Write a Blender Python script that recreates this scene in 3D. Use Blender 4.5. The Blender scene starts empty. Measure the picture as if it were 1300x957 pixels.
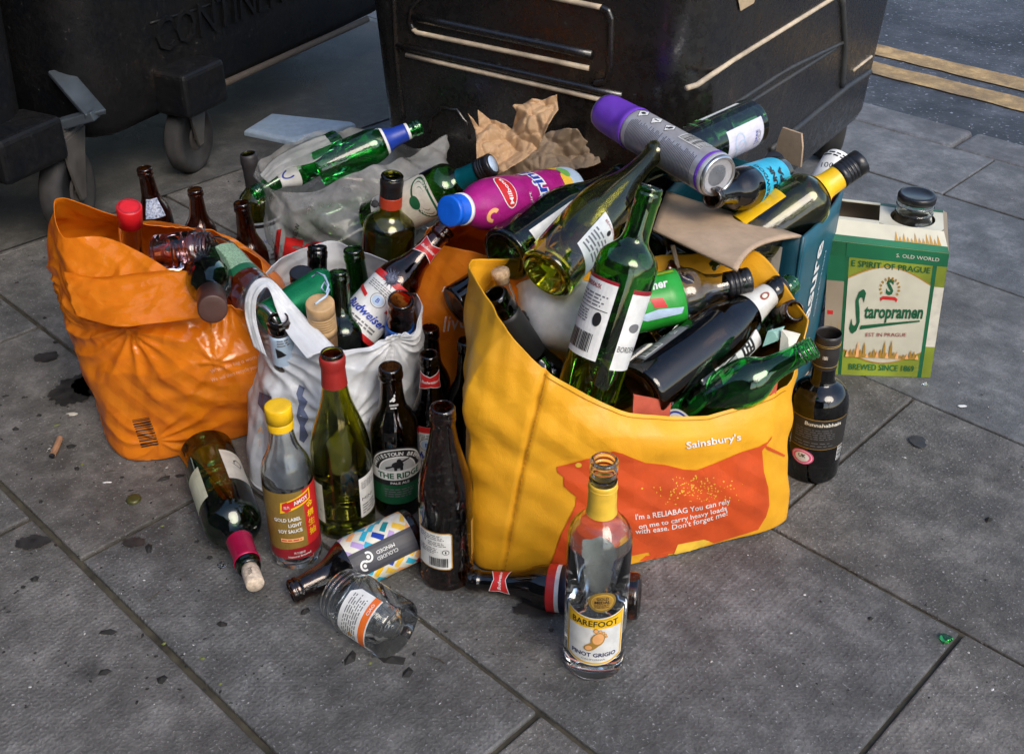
import bpy, bmesh, math, random
import numpy as np
from mathutils import Vector, Matrix, noise, geometry
from mathutils.bvhtree import BVHTree

# ------------------------------------------------------------------ camera, sky, sun, exposure
scene = bpy.context.scene
COL = scene.collection
FPX, PITCH, CAM_H, PCX, PCY = 1424.0, math.radians(32.1), 1.06, 650.0, 434.0
cam_data = bpy.data.cameras.new('camera')
cam_data.sensor_width = 36.0
cam_data.lens = FPX / 1300.0 * 36.0
cam_data.shift_y = -(478.5 - PCY) / 1300.0
cam_data.clip_end = 500.0
cam_data.clip_start = 0.05
cam = bpy.data.objects.new('camera', cam_data)
cam.location = (0, 0, CAM_H)
cam.rotation_euler = (math.radians(90) - PITCH, 0, 0)
COL.objects.link(cam)
scene.camera = cam

world = bpy.data.worlds.new('World')
scene.world = world
world.use_nodes = True
wn = world.node_tree
sky = wn.nodes.new('ShaderNodeTexSky')
sky.sky_type = 'NISHITA'
sky.sun_disc = False
SUN_EL, SUN_AZ = math.radians(42), math.radians(150)      # azimuth clockwise from +Y
sky.sun_elevation = SUN_EL
sky.sun_rotation = SUN_AZ
sky.dust_density = 1.5
sky.ozone_density = 1.6
bg = wn.nodes['Background']
wn.links.new(sky.outputs[0], bg.inputs[0])
bg.inputs[1].default_value = 0.15
sun_d = bpy.data.lights.new('sun', 'SUN')
sun_d.energy = 1.5
sun_d.angle = math.radians(34)
sun_d.color = (1.0, 0.9, 0.76)
sun = bpy.data.objects.new('sun', sun_d)
sd = Vector((math.sin(SUN_AZ) * math.cos(SUN_EL), math.cos(SUN_AZ) * math.cos(SUN_EL), math.sin(SUN_EL)))
sun.rotation_euler = sd.to_track_quat('Z', 'Y').to_euler()
sun.location = (0, 0, 5)
COL.objects.link(sun)
scene.view_settings.view_transform = 'Standard'
scene.view_settings.look = 'None'
scene.view_settings.exposure = 0.85
scene.view_settings.gamma = 1.0
scene.render.engine = 'CYCLES'
cy = scene.cycles
cy.max_bounces = 16
cy.transmission_bounces = 16
cy.transparent_max_bounces = 16
cy.diffuse_bounces = 3
cy.glossy_bounces = 5
cy.use_denoising = True
cy.caustics_reflective = False
cy.blur_glossy = 0.5
cy.sample_clamp_indirect = 4.0

random.seed(4)
R_ = Vector((1, 0, 0))
F_ = Vector((0, math.cos(PITCH), -math.sin(PITCH)))
U_ = Vector((0, math.sin(PITCH), math.cos(PITCH)))
CAM = Vector((0, 0, CAM_H))


def ray(x, y):
    return F_ + R_ * ((x - PCX) / FPX) - U_ * ((y - PCY) / FPX)


def at(x, y, z=0.0):
    d = ray(x, y)
    return CAM + d * ((z - CAM_H) / d.z)


def along(x, y, depth):
    return CAM + ray(x, y) * depth


def project(P):
    v = P - CAM
    w = v.dot(F_)
    return PCX + FPX * v.dot(R_) / w, PCY - FPX * v.dot(U_) / w


def tip(P0, x, y, L, far=True):
    """the point at distance L from P0 that lies at the given bearing"""
    d = ray(x, y)
    o = CAM - P0
    a, b, c = d.dot(d), 2 * d.dot(o), o.dot(o) - L * L
    disc = b * b - 4 * a * c
    if disc < 0:
        t = -b / (2 * a)
        Q = CAM + d * t
        return P0 + (Q - P0).normalized() * L
    t = (-b + (math.sqrt(disc) if far else -math.sqrt(disc))) / (2 * a)
    return CAM + d * t


def stand_up(px, py, tx, ty, lean=.45):
    """base point on the ground and a top straight above it, leaning only slightly"""
    P0 = at(px, py, 0.0)
    lo, hi = .02, .8
    for _ in range(40):
        m = (lo + hi) / 2
        if project(P0 + Vector((0, 0, m)))[1] > ty: lo = m
        else: hi = m
    P1 = P0 + Vector((0, 0, lo))
    d = (P1 - CAM).dot(F_)
    P1.x += (tx - project(P1)[0]) * d / FPX * lean
    return P0, P1


# ------------------------------------------------------------------ tags and linking
def tag(o, label=None, cat=None, group=None, kind=None):
    if label: o['label'] = label
    if cat: o['category'] = cat
    if group: o['group'] = group
    if kind: o['kind'] = kind
    return o


def empty(name, loc=(0, 0, 0)):
    o = bpy.data.objects.new(name, None)
    o.location = loc
    o.empty_display_size = 0.02
    COL.objects.link(o)
    return o


def obj(name, verts, faces, mats, parent=None, smooth=True, mi=None, world_space=True):
    me = bpy.data.meshes.new(name)
    me.from_pydata([tuple(v) for v in verts], [], [tuple(f) for f in faces])
    if not isinstance(mats, (list, tuple)): mats = [mats]
    for m in mats: me.materials.append(m)
    if mi is not None: me.polygons.foreach_set('material_index', mi)
    if smooth: me.polygons.foreach_set('use_smooth', [True] * len(me.polygons))
    me.update()
    o = bpy.data.objects.new(name, me)
    COL.objects.link(o)
    if parent:
        o.parent = parent
        if world_space:
            o.matrix_parent_inverse = parent_matrix(parent).inverted()
    return o


def parent_matrix(p):
    m = p.matrix_basis.copy()
    if p.parent:
        m = parent_matrix(p.parent) @ p.matrix_parent_inverse @ m
    return m


def bm_obj(name, bm, mats, parent=None, smooth=False, world_space=True):
    me = bpy.data.meshes.new(name)
    bm.normal_update()
    bm.to_mesh(me); bm.free()
    if not isinstance(mats, (list, tuple)): mats = [mats]
    for m in mats: me.materials.append(m)
    if smooth: me.polygons.foreach_set('use_smooth', [True] * len(me.polygons))
    o = bpy.data.objects.new(name, me)
    COL.objects.link(o)
    if parent:
        o.parent = parent
        if world_space:
            o.matrix_parent_inverse = parent_matrix(parent).inverted()
    return o


def auto_smooth(o, ang=35):
    me = o.data
    me.polygons.foreach_set('use_smooth', [True] * len(me.polygons))
    bm = bmesh.new(); bm.from_mesh(me)
    for e in bm.edges:
        e.smooth = not (len(e.link_faces) == 2 and e.calc_face_angle(0) > math.radians(ang))
    bm.to_mesh(me); bm.free()
    return o


def add_mod(o, kind, **kw):
    m = o.modifiers.new(kind.lower(), kind)
    for k, v in kw.items(): setattr(m, k, v)
    return m


def bm_box(bm, c, s, rot=None, bevel=0.0, seg=2):
    """box of size s centred at c; rot = Matrix"""
    r = bmesh.ops.create_cube(bm, size=1.0)
    vs = r['verts']
    M = Matrix.Translation(Vector(c)) @ (rot.to_4x4() if rot else Matrix()) @ Matrix.Diagonal((s[0], s[1], s[2], 1))
    bmesh.ops.transform(bm, matrix=M, verts=vs)
    if bevel:
        es = list({e for v in vs for e in v.link_edges})
        bmesh.ops.bevel(bm, geom=es, offset=bevel, segments=seg, profile=0.5, affect='EDGES')


def tube(bm, pts, r, n=8):
    pts = [Vector(p) for p in pts]
    rings = []
    for i, p in enumerate(pts):
        t = (pts[min(i + 1, len(pts) - 1)] - pts[max(i - 1, 0)]).normalized()
        a = t.orthogonal().normalized(); b = t.cross(a)
        rr = r[i] if isinstance(r, (list, tuple)) else r
        rings.append([bm.verts.new(p + (a * math.cos(k * 2 * math.pi / n) + b * math.sin(k * 2 * math.pi / n)) * rr) for k in range(n)])
    for A, B in zip(rings, rings[1:]):
        # best alignment
        off = min(range(n), key=lambda s: (A[0].co - B[s].co).length)
        for k in range(n):
            bm.faces.new((A[k], A[(k + 1) % n], B[(k + 1 + off) % n], B[(k + off) % n]))
    bm.faces.new(rings[0][::-1]); bm.faces.new(rings[-1])


# ------------------------------------------------------------------ materials
MATS = {}


def new_mat(name):
    m = bpy.data.materials.new(name)
    m.use_nodes = True
    nt = m.node_tree
    b = nt.nodes['Principled BSDF']
    MATS[name] = m
    return m, nt, b


def n_noise(nt, scale, detail=4, rough=0.55, coord='Object', vec=None, dist=0.0):
    if vec is None:
        tc = nt.nodes.new('ShaderNodeTexCoord'); vec = tc.outputs[coord]
    n = nt.nodes.new('ShaderNodeTexNoise')
    n.inputs['Scale'].default_value = scale
    n.inputs['Detail'].default_value = detail
    n.inputs['Roughness'].default_value = rough
    n.inputs['Distortion'].default_value = dist
    nt.links.new(vec, n.inputs['Vector'])
    return n


def n_ramp(nt, inp, stops):
    r = nt.nodes.new('ShaderNodeValToRGB')
    el = r.color_ramp.elements
    while len(el) < len(stops): el.new(0.5)
    for e, (p, c) in zip(el, stops):
        e.position = p
        e.color = (c[0], c[1], c[2], 1) if not isinstance(c, (int, float)) else (c, c, c, 1)
    nt.links.new(inp, r.inputs[0])
    return r


def n_bump(nt, b, h, strength=0.3, dist=0.001):
    bp = nt.nodes.new('ShaderNodeBump')
    bp.inputs['Strength'].default_value = strength
    bp.inputs['Distance'].default_value = dist
    nt.links.new(h, bp.inputs['Height'])
    nt.links.new(bp.outputs[0], b.inputs['Normal'])
    return bp


def flat(name, col, rough=0.55, metal=0.0, spec=0.5, var=0.12, scale=60, bump=0.0, trans=0.0):
    """painted / printed / moulded surface with slight mottling of colour and gloss"""
    if name in MATS: return MATS[name]
    m, nt, b = new_mat(name)
    n = n_noise(nt, scale, 3)
    lo = [max(0, c * (1 - var)) for c in col]; hi = [min(1, c * (1 + var)) for c in col]
    r = n_ramp(nt, n.outputs[0], [(0.3, lo), (0.7, hi)])
    nt.links.new(r.outputs[0], b.inputs['Base Color'])
    b.inputs['Metallic'].default_value = metal
    b.inputs['Specular IOR Level'].default_value = spec
    n2 = n_noise(nt, scale * 0.35, 4)
    mr = nt.nodes.new('ShaderNodeMapRange')
    mr.inputs['To Min'].default_value = max(0.03, rough - 0.1)
    mr.inputs['To Max'].default_value = min(1, rough + 0.12)
    nt.links.new(n2.outputs[0], mr.inputs['Value'])
    nt.links.new(mr.outputs[0], b.inputs['Roughness'])
    n_bump(nt, b, n.outputs[0], bump or 0.12, 0.001)
    if trans: b.inputs['Transmission Weight'].default_value = trans
    return m


def glass(name, col, rough=0.0, dust=0.05, ior=1.62, dustcol=(0.26, 0.25, 0.23)):
    if name in MATS: return MATS[name]
    m, nt, b = new_mat(name)
    out = nt.nodes['Material Output']
    b.inputs['Base Color'].default_value = (*col, 1)
    b.inputs['Transmission Weight'].default_value = 1.0
    b.inputs['IOR'].default_value = ior
    n = n_noise(nt, 28, 5, 0.65)
    mr = nt.nodes.new('ShaderNodeMapRange')
    mr.inputs['From Min'].default_value = 0.45; mr.inputs['From Max'].default_value = 0.75
    mr.inputs['To Min'].default_value = rough; mr.inputs['To Max'].default_value = rough + 0.10
    nt.links.new(n.outputs[0], mr.inputs['Value'])
    nt.links.new(mr.outputs[0], b.inputs['Roughness'])
    nb = n_noise(nt, 22, 2)
    n_bump(nt, b, nb.outputs[0], 0.05, 0.002)
    # a thin film of street dust and dried drips
    d = nt.nodes.new('ShaderNodeBsdfDiffuse'); d.inputs[0].default_value = (*dustcol, 1)
    n2 = n_noise(nt, 140, 8, 0.75)
    r = n_ramp(nt, n2.outputs[0], [(0.54, 0.0), (0.80, dust * 2.2)])
    mx = nt.nodes.new('ShaderNodeMixShader')
    nt.links.new(r.outputs[0], mx.inputs[0])
    nt.links.new(b.outputs[0], mx.inputs[1]); nt.links.new(d.outputs[0], mx.inputs[2])
    nt.links.new(mx.outputs[0], out.inputs[0])
    return m


G_GREEN = glass('green_glass', (0.15, 0.50, 0.04))
G_BRIGHT = glass('bright_green_glass', (0.10, 0.70, 0.18))
G_OLIVE = glass('olive_glass', (0.44, 0.44, 0.05))
G_DKGREEN = glass('dark_green_glass', (0.06, 0.20, 0.05))
G_BROWN = glass('brown_glass', (0.34, 0.11, 0.02))
G_DKBROWN = glass('dark_brown_glass', (0.085, 0.034, 0.012))
G_BLACK = glass('black_glass', (0.012, 0.012, 0.011))
G_CLEAR = glass('clear_glass', (0.95, 0.975, 0.965), dust=0.07, ior=1.48)
G_AMBERBLK = glass('sooty_brown_glass', (0.22, 0.07, 0.02), dust=0.10)

WHITE = flat('white_label', (0.72, 0.72, 0.70), 0.5)
CREAM = flat('cream_label', (0.66, 0.62, 0.52), 0.5)
BLACK = flat('black_ink', (0.012, 0.012, 0.014), 0.45)
RED = flat('red_print', (0.55, 0.02, 0.02), 0.4)
DRED = flat('dark_red_foil', (0.28, 0.012, 0.02), 0.3, spec=0.7)
CRIM = flat('crimson_foil', (0.42, 0.008, 0.06), 0.25, metal=0.3)
YEL = flat('yellow_plastic', (0.85, 0.50, 0.01), 0.35)
YELFOIL = flat('yellow_foil', (0.80, 0.50, 0.05), 0.35)
GOLD = flat('gold_print', (0.48, 0.27, 0.05), 0.4, metal=0.25)
BROWNGOLD = flat('bronze_label', (0.24, 0.15, 0.03), 0.4)
BLUE = flat('blue_print', (0.012, 0.045, 0.35), 0.4)
LBLUE = flat('light_blue_print', (0.03, 0.42, 0.62), 0.45)
BLUECAP = flat('blue_plastic', (0.005, 0.11, 0.62), 0.3)
BLACKCAP = flat('black_cap', (0.012, 0.012, 0.014), 0.28)
PURPLE = flat('purple_plastic', (0.16, 0.05, 0.50), 0.38)
PLUM = flat('plum_sleeve', (0.34, 0.012, 0.17), 0.28)
PINK = flat('pink_print', (0.70, 0.10, 0.25), 0.45)
ORANGEP = flat('orange_print', (0.80, 0.16, 0.02), 0.45)
PEACH = flat('peach_print', (0.85, 0.42, 0.16), 0.45)
DGREEN = flat('dark_green_print', (0.01, 0.10, 0.04), 0.4)
GREENP = flat('green_print', (0.02, 0.28, 0.04), 0.4)
LIME = flat('lime_print', (0.30, 0.42, 0.03), 0.4)
TEALP = flat('teal_print', (0.01, 0.22, 0.26), 0.35)
GREYP = flat('grey_print', (0.16, 0.16, 0.17), 0.5)
SILVER = flat('silver_metal', (0.55, 0.56, 0.58), 0.28, metal=0.9)
PALEB = flat('pale_blue_print', (0.45, 0.58, 0.74), 0.4)
CORK = flat('cork', (0.50, 0.34, 0.20), 0.8, var=0.35, scale=260, bump=0.5)
TAN = flat('tan_cap', (0.52, 0.33, 0.16), 0.5, var=0.2)
MAG = flat('magenta_print', (0.5, 0.03, 0.2), 0.4)
LILAC = flat('lilac_print', (0.45, 0.32, 0.6), 0.4)


# ------------------------------------------------------------------ flat artwork laid on surfaces
def txt_mesh(s, bold=0.0, shear=0.0, space=1.0):
    cu = bpy.data.curves.new('t', 'FONT')
    cu.body = s; cu.size = 1.0; cu.offset = bold; cu.shear = shear
    cu.space_character = space
    cu.resolution_u = 2
    cu.align_x = 'LEFT'
    o = bpy.data.objects.new('t', cu)
    COL.objects.link(o)
    dg = bpy.context.evaluated_depsgraph_get()
    me = bpy.data.meshes.new_from_object(o.evaluated_get(dg))
    vs = [(v.co.x, v.co.y) for v in me.vertices]
    fs = [tuple(p.vertices) for p in me.polygons]
    bpy.data.objects.remove(o); bpy.data.curves.remove(cu); bpy.data.meshes.remove(me)
    return vs, fs


class Art:
    def __init__(self, maxlen=0.006):
        self.items = []; self.maxlen = maxlen; self.n = 0

    def raw(self, vs, fs, mat, layer=None, refine=True):
        if layer is None:
            layer = self.n
        self.n = max(self.n, layer + 1)
        self.items.append((vs, fs, mat, layer, refine))

    def poly(self, pts, mat, layer=None):
        t = geometry.tessellate_polygon([[Vector((x, y, 0)) for x, y in pts]])
        self.raw(list(pts), [tuple(f) for f in t], mat, layer)

    def rect(self, x0, y0, x1, y1, mat, layer=None):
        nx = max(1, int(math.ceil((x1 - x0) / self.maxlen))); ny = max(1, int(math.ceil((y1 - y0) / self.maxlen)))
        vs = [(x0 + (x1 - x0) * i / nx, y0 + (y1 - y0) * j / ny) for j in range(ny + 1) for i in range(nx + 1)]
        fs = [(j * (nx + 1) + i, j * (nx + 1) + i + 1, (j + 1) * (nx + 1) + i + 1, (j + 1) * (nx + 1) + i) for j in range(ny) for i in range(nx)]
        self.raw(vs, fs, mat, layer, False)

    def ell(self, cx, cy, rx, ry, mat, layer=None, rot=0.0, r0=0.0, a0=0, a1=360, n=32):
        vs = []; fs = []
        full = (a1 - a0) >= 360
        rings = 4
        ca, sa = math.cos(rot), math.sin(rot)
        cols = n + 1
        for k in range(rings + 1):
            q = r0 + (1 - r0) * k / rings
            for i in range(cols):
                a = math.radians(a0 + (a1 - a0) * i / n)
                x, y = rx * q * math.cos(a), ry * q * math.sin(a)
                vs.append((cx + x * ca - y * sa, cy + x * sa + y * ca))
        for k in range(rings):
            for i in range(n):
                a = k * cols + i
                if k == 0 and r0 == 0: fs.append((a, a + cols, a + cols + 1))
                else: fs.append((a, a + cols, a + cols + 1, a + 1))
        self.raw(vs, fs, mat, layer, False)

    def text(self, s, x, y, h, mat, width=None, align='c', bold=0.0, shear=0.0, rot=0.0, layer=None, arc=0.0):
        """x,y = centre (or left end) of the word's middle line, h = capital height"""
        vs, fs = txt_mesh(s, bold, shear)
        if not vs: return
        X0 = min(v[0] for v in vs); X1 = max(v[0] for v in vs)
        k = h / 0.73
        kx = k if width is None else width / max(1e-6, X1 - X0)
        off = {'c': -(X0 + X1) / 2, 'l': -X0, 'r': -X1}[align]
        ca, sa = math.cos(rot), math.sin(rot)
        out = []
        for vx, vy in vs:
            px, py = (vx + off) * kx, (vy - 0.365) * k
            if arc: py += arc * px * px
            out.append((x + px * ca - py * sa, y + px * sa + py * ca))
        self.raw(out, fs, mat, layer)

    def barcode(self, x0, y0, x1, y1, mat=None, bg=None, seed=1, horiz=False):
        rnd = random.Random(seed)
        if bg: self.rect(x0, y0, x1, y1, bg)
        m = 0.06 * (x1 - x0)
        lay = self.n
        p = (y0 if horiz else x0) + m
        end = (y1 if horiz else x1) - m
        u = ((y1 - y0) if horiz else (x1 - x0)) / 60
        while p < end:
            w = u * rnd.choice((1, 1, 2, 3))
            if horiz: self.rect(x0 + m, p, x1 - m, min(p + w, end), mat or BLACK, lay)
            else: self.rect(p, y0 + m, min(p + w, end), y1 - m, mat or BLACK, lay)
            p += w + u * rnd.choice((1, 1, 2))

    def lines(self, x0, y0, x1, y1, n, mat, seed=1, fill=0.45, ragged=0.25):
        """rows of print too small to read"""
        rnd = random.Random(seed)
        lay = self.n
        dy = (y1 - y0) / n
        for i in range(n):
            yy = y1 - (i + 0.5) * dy
            x = x0
            xe = x1 - rnd.random() * ragged * (x1 - x0)
            while x < xe:
                w = dy * rnd.uniform(0.6, 2.6)
                self.rect(x, yy - dy * fill / 2, min(x + w, xe), yy + dy * fill / 2, mat, lay)
                x += w + dy * 0.45

    def build(self, name, fn, parent=None, step=0.00015, base=0.00025, local=False):
        """fn(u, v, height) -> Vector"""
        V = []; Fc = []; mi = []; mats = []
        for vs, fs, mat, layer, ref in self.items:
            if mat not in mats: mats.append(mat)
            k = mats.index(mat)
            vs = list(vs); fs = list(fs)
            if ref:
                vs, fs = refine(vs, fs, self.maxlen)
            o = len(V)
            V += [fn(x, y, base + step * layer) for x, y in vs]
            for f in fs:
                Fc.append(tuple(o + i for i in f)); mi.append(k)
        return obj(name, V, Fc, mats, parent, smooth=False, mi=mi, world_space=not local)


def refine(vs, fs, L):
    vs = list(vs)
    tris = []
    for f in fs:
        for i in range(1, len(f) - 1):
            tris.append((f[0], f[i], f[i + 1]))
    mids = {}

    def mid(a, b):
        k = (a, b) if a < b else (b, a)
        if k not in mids:
            mids[k] = len(vs)
            vs.append(((vs[a][0] + vs[b][0]) / 2, (vs[a][1] + vs[b][1]) / 2))
        return mids[k]
    out = []
    stack = tris
    L2 = L * L
    while stack:
        a, b, c = stack.pop()
        e = [((vs[p][0] - vs[q][0]) ** 2 + (vs[p][1] - vs[q][1]) ** 2, p, q, r) for p, q, r in ((a, b, c), (b, c, a), (c, a, b))]
        m, p, q, r = max(e)
        if m > L2:
            k = mid(p, q)
            stack.append((p, k, r)); stack.append((k, q, r))
        else:
            out.append((a, b, c))
    return vs, out


def plane_map(O, ux, uy, n=None):
    ux = Vector(ux); uy = Vector(uy); O = Vector(O)
    nn = Vector(n) if n is not None else ux.cross(uy).normalized()
    return lambda u, v, h: O + ux * u + uy * v + nn * h


# ------------------------------------------------------------------ profiles
def pchip(zs, rs):
    zs = np.array(zs, float); rs = np.array(rs, float)
    h = np.diff(zs); d = np.diff(rs) / h
    m = np.zeros(len(zs))
    for i in range(1, len(zs) - 1):
        if d[i - 1] * d[i] > 0:
            w1 = 2 * h[i] + h[i - 1]; w2 = h[i] + 2 * h[i - 1]
            m[i] = (w1 + w2) / (w1 / d[i - 1] + w2 / d[i])
    m[0] = d[0]; m[-1] = d[-1]

    def f(z):
        z = min(max(z, zs[0]), zs[-1])
        i = int(min(max(np.searchsorted(zs, z) - 1, 0), len(h) - 1))
        t = (z - zs[i]) / h[i]
        return float((2 * t**3 - 3 * t * t + 1) * rs[i] + (t**3 - 2 * t * t + t) * h[i] * m[i] + (-2 * t**3 + 3 * t * t) * rs[i + 1] + (t**3 - t * t) * h[i] * m[i + 1])
    return f


PROF = {
    'bordeaux': [(0, .86), (.008, .96), (.02, 1), (.62, 1), (.66, .975), (.69, .89), (.715, .74), (.738, .56), (.762, .45), (.80, .415), (.925, .40), (.932, .42), (.965, .42), (.972, .39), (.99, .395), (1, .37)],
    'burgundy': [(0, .88), (.01, .98), (.025, 1), (.40, 1), (.47, .985), (.55, .89), (.63, .73), (.71, .55), (.78, .44), (.85, .385), (.935, .36), (.94, .395), (.975, .395), (.982, .365), (1, .35)],
    'longneck': [(0, .9), (.012, .98), (.03, 1), (.50, 1), (.555, .97), (.61, .86), (.67, .66), (.73, .53), (.84, .46), (.925, .42), (.932, .475), (.955, .475), (.962, .43), (.972, .465), (.99, .46), (1, .42)],
    'ale': [(0, .9), (.012, .98), (.03, 1), (.55, 1), (.60, .98), (.65, .89), (.69, .73), (.73, .57), (.79, .49), (.88, .44), (.925, .43), (.932, .49), (.955, .49), (.962, .45), (.972, .475), (.99, .47), (1, .43)],
    'tapered': [(0, .92), (.012, .98), (.03, 1), (.48, 1), (.54, .985), (.60, .93), (.67, .80), (.74, .66), (.82, .52), (.92, .43), (.93, .46), (.955, .46), (.962, .42), (.972, .45), (.99, .45), (1, .41)],
    'whisky': [(0, .92), (.015, .985), (.03, 1), (.56, 1.03), (.62, 1.0), (.67, .91), (.705, .76), (.73, .58), (.75, .45), (.78, .41), (.93, .42), (.935, .43), (.94, .45), (.99, .45), (1, .42)],
    'soy': [(0, .9), (.015, .97), (.03, 1), (.55, 1), (.60, .985), (.65, .90), (.70, .73), (.75, .58), (.80, .50), (.87, .44), (.93, .42), (1, .40)],
    'juice': [(0, .80), (.02, .95), (.05, 1), (.30, 1), (.34, .965), (.50, .965), (.56, 1.0), (.68, 1.0), (.75, .94), (.82, .76), (.88, .56), (.92, .50), (1, .48)],
    'jar': [(0, .86), (.02, .95), (.06, 1), (.70, 1), (.76, .97), (.81, .88), (.84, .87), (.855, .91), (.87, .87), (.91, .87), (.925, .91), (.94, .87), (.98, .88), (1, .84)],
    'can': [(0, .70), (.02, .85), (.05, .97), (.07, 1), (.90, 1), (.94, .97), (.97, .88), (.98, .84), (1, .84)],
}


def lathe_mesh(pts, n=48, cap_ends=True):
    """pts list of (r,z); axis points have r=0"""
    V = []; Fc = []; prev = None
    for r, z in pts:
        if r < 1e-6:
            V.append((0, 0, z)); cur = [len(V) - 1]
        else:
            s = len(V)
            for k in range(n):
                a = 2 * math.pi * k / n
                V.append((r * math.cos(a), r * math.sin(a), z))
            cur = list(range(s, s + n))
        if prev is not None:
            if len(prev) == 1 and len(cur) > 1:
                Fc += [(prev[0], cur[(k + 1) % n], cur[k]) for k in range(n)]
            elif len(cur) == 1 and len(prev) > 1:
                Fc += [(prev[k], prev[(k + 1) % n], cur[0]) for k in range(n)]
            elif len(cur) > 1:
                Fc += [(prev[k], prev[(k + 1) % n], cur[(k + 1) % n], cur[k]) for k in range(n)]
        prev = cur
    return V, Fc


class Bottle:
    """an Empty at the base with the glass and its trimmings as children; local +Z is the axis, local +X faces the camera"""

    def __init__(self, name, label, cat, P0, P1, R, kind, mat, group=None, spin=0.0, th=0.0026, punt=0.0, thread=False,
                 hollow=True, part='glass_body', n=48, sharp_lip=True):
        P0 = Vector(P0); P1 = Vector(P1)
        ax = (P1 - P0)
        self.L = L = ax.length
        ax.normalize()
        mid = (P0 + P1) / 2
        tocam = (CAM - mid)
        x = (tocam - ax * tocam.dot(ax)).normalized()
        y = ax.cross(x)
        rot = Matrix((x, y, ax)).transposed() @ Matrix.Rotation(spin, 3, 'Z')
        self.e = empty(name, P0)
        self.e.rotation_euler = rot.to_euler()
        tag(self.e, label, cat, group)
        self.R = R
        prof = PROF[kind] if isinstance(kind, str) else kind
        self.rf = pchip([p[0] * L for p in prof], [p[1] * R for p in prof])
        self.r = lambda z: self.rf(z)
        zs = set()
        for a, b in zip(prof, prof[1:]):
            steps = 1 if b[0] - a[0] > .2 or b[0] - a[0] < .012 else 4
            for k in range(steps): zs.add((a[0] + (b[0] - a[0]) * k / steps) * L)
        zs.add(L)
        zs = sorted(zs)
        outer = [(self.rf(z), z) for z in zs]
        if thread:
            zt = [L * .915 + i * L * .085 / 14 for i in range(14)]
            outer = [p for p in outer if p[1] < L * .91] + [(self.rf(L * .96) * (1.0 if i % 4 < 2 else 0.91), z) for i, z in enumerate(zt)] + [outer[-1]]
        rb = outer[0][0]
        pts = [(0, punt)]
        if punt > 0: pts += [(rb * .35, punt * .9), (rb * .62, punt * .55), (rb * .85, punt * .12), (rb * .92, 0)]
        else: pts += [(rb * .5, .0035), (rb * .85, .001)]
        pts += outer
        if hollow:
            inner = [(max(self.rf(z) - th, .002), z) for z in zs if z > .012 + 0.0]
            inner = [(r, z) for r, z in inner if z > L * .03]
            pts += [(inner[-1][0] + th * .35, L + .0005)] + inner[::-1]
            zi = inner[0][1]
            pts += [(inner[0][0] * .8, zi * .75), (rb * .4, punt + .006), (0, punt + .007)]
        else:
            pts += [(0, L)]
        V, Fc = lathe_mesh(pts, n)
        self.body = obj(part, V, Fc, mat, self.e, world_space=False)
        self.body.location = (0, 0, 0)

    def ring(self, name, pts, mat, n=40, parent=None):
        """extra lathe piece in local metres: list of (r,z)"""
        V, Fc = lathe_mesh(pts, n)
        return obj(name, V, Fc, mat, self.e, world_space=False)

    def sleeve(self, name, z0, z1, mat, gap=.0006, n=40, lip=True, steps=10):
        """foil or sleeve that follows the glass"""
        zs = [z0 + (z1 - z0) * i / steps for i in range(steps + 1)]
        out = [(self.r(z) + gap, z) for z in zs]
        inn = [(self.r(z) + gap * .3, z) for z in zs]
        V, Fc = lathe_mesh(out + inn[::-1] + [out[0]], n)
        return obj(name, V, Fc, mat, self.e, world_space=False)

    def cap(self, name, z0, z1, r, mat, ridges=0, top=None, close_bottom=True):
        n = 60
        pts = [(r * .9 if close_bottom else r, z0), (r, z0 + .0006)]
        if ridges:
            for i in range(ridges):
                z = z0 + (z1 - z0) * (.25 + .5 * i / ridges)
                pts += [(r, z - .0006), (r * .95, z), (r, z + .0006)]
        pts += [(r, z1 - .0015), (r * .96, z1 - .0004), (r * .88, z1), (r * .5, z1 + .0001), (0, z1 + .0001)]
        V, Fc = lathe_mesh(pts, n)
        return obj(name, V, Fc, mat, self.e, world_space=False)

    def fn(self, zc=0.0, ang=0.0, flip=False, sv=1.0, su=1.0):
        """artwork map: u metres around (to the viewer's right with the axis up), v metres up from zc"""
        def f(u, v, h):
            u *= su; v *= sv
            z = zc + v
            if flip: u, z = -u, zc - v
            r = self.r(z)
            a = ang + u / max(self.r(zc), 1e-4)
            rr = r + h
            return Vector((rr * math.cos(a), rr * math.sin(a), z))
        return f

    def label(self, art, zc, ang=0.0, flip=False, name='label', sv=1.0, su=1.0):
        return art.build(name, self.fn(zc, ang, flip, sv, su), self.e, local=True, base=.0010 if name.endswith(('print', 'crest')) else .00025)
# ------------------------------------------------------------------ ground
ANG = math.radians(135.9)
DA = Vector((math.cos(ANG), math.sin(ANG), 0))          # joints that run away to the left
DB = Vector((math.sin(ANG), -math.cos(ANG), 0))         # across them, towards the road


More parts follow.
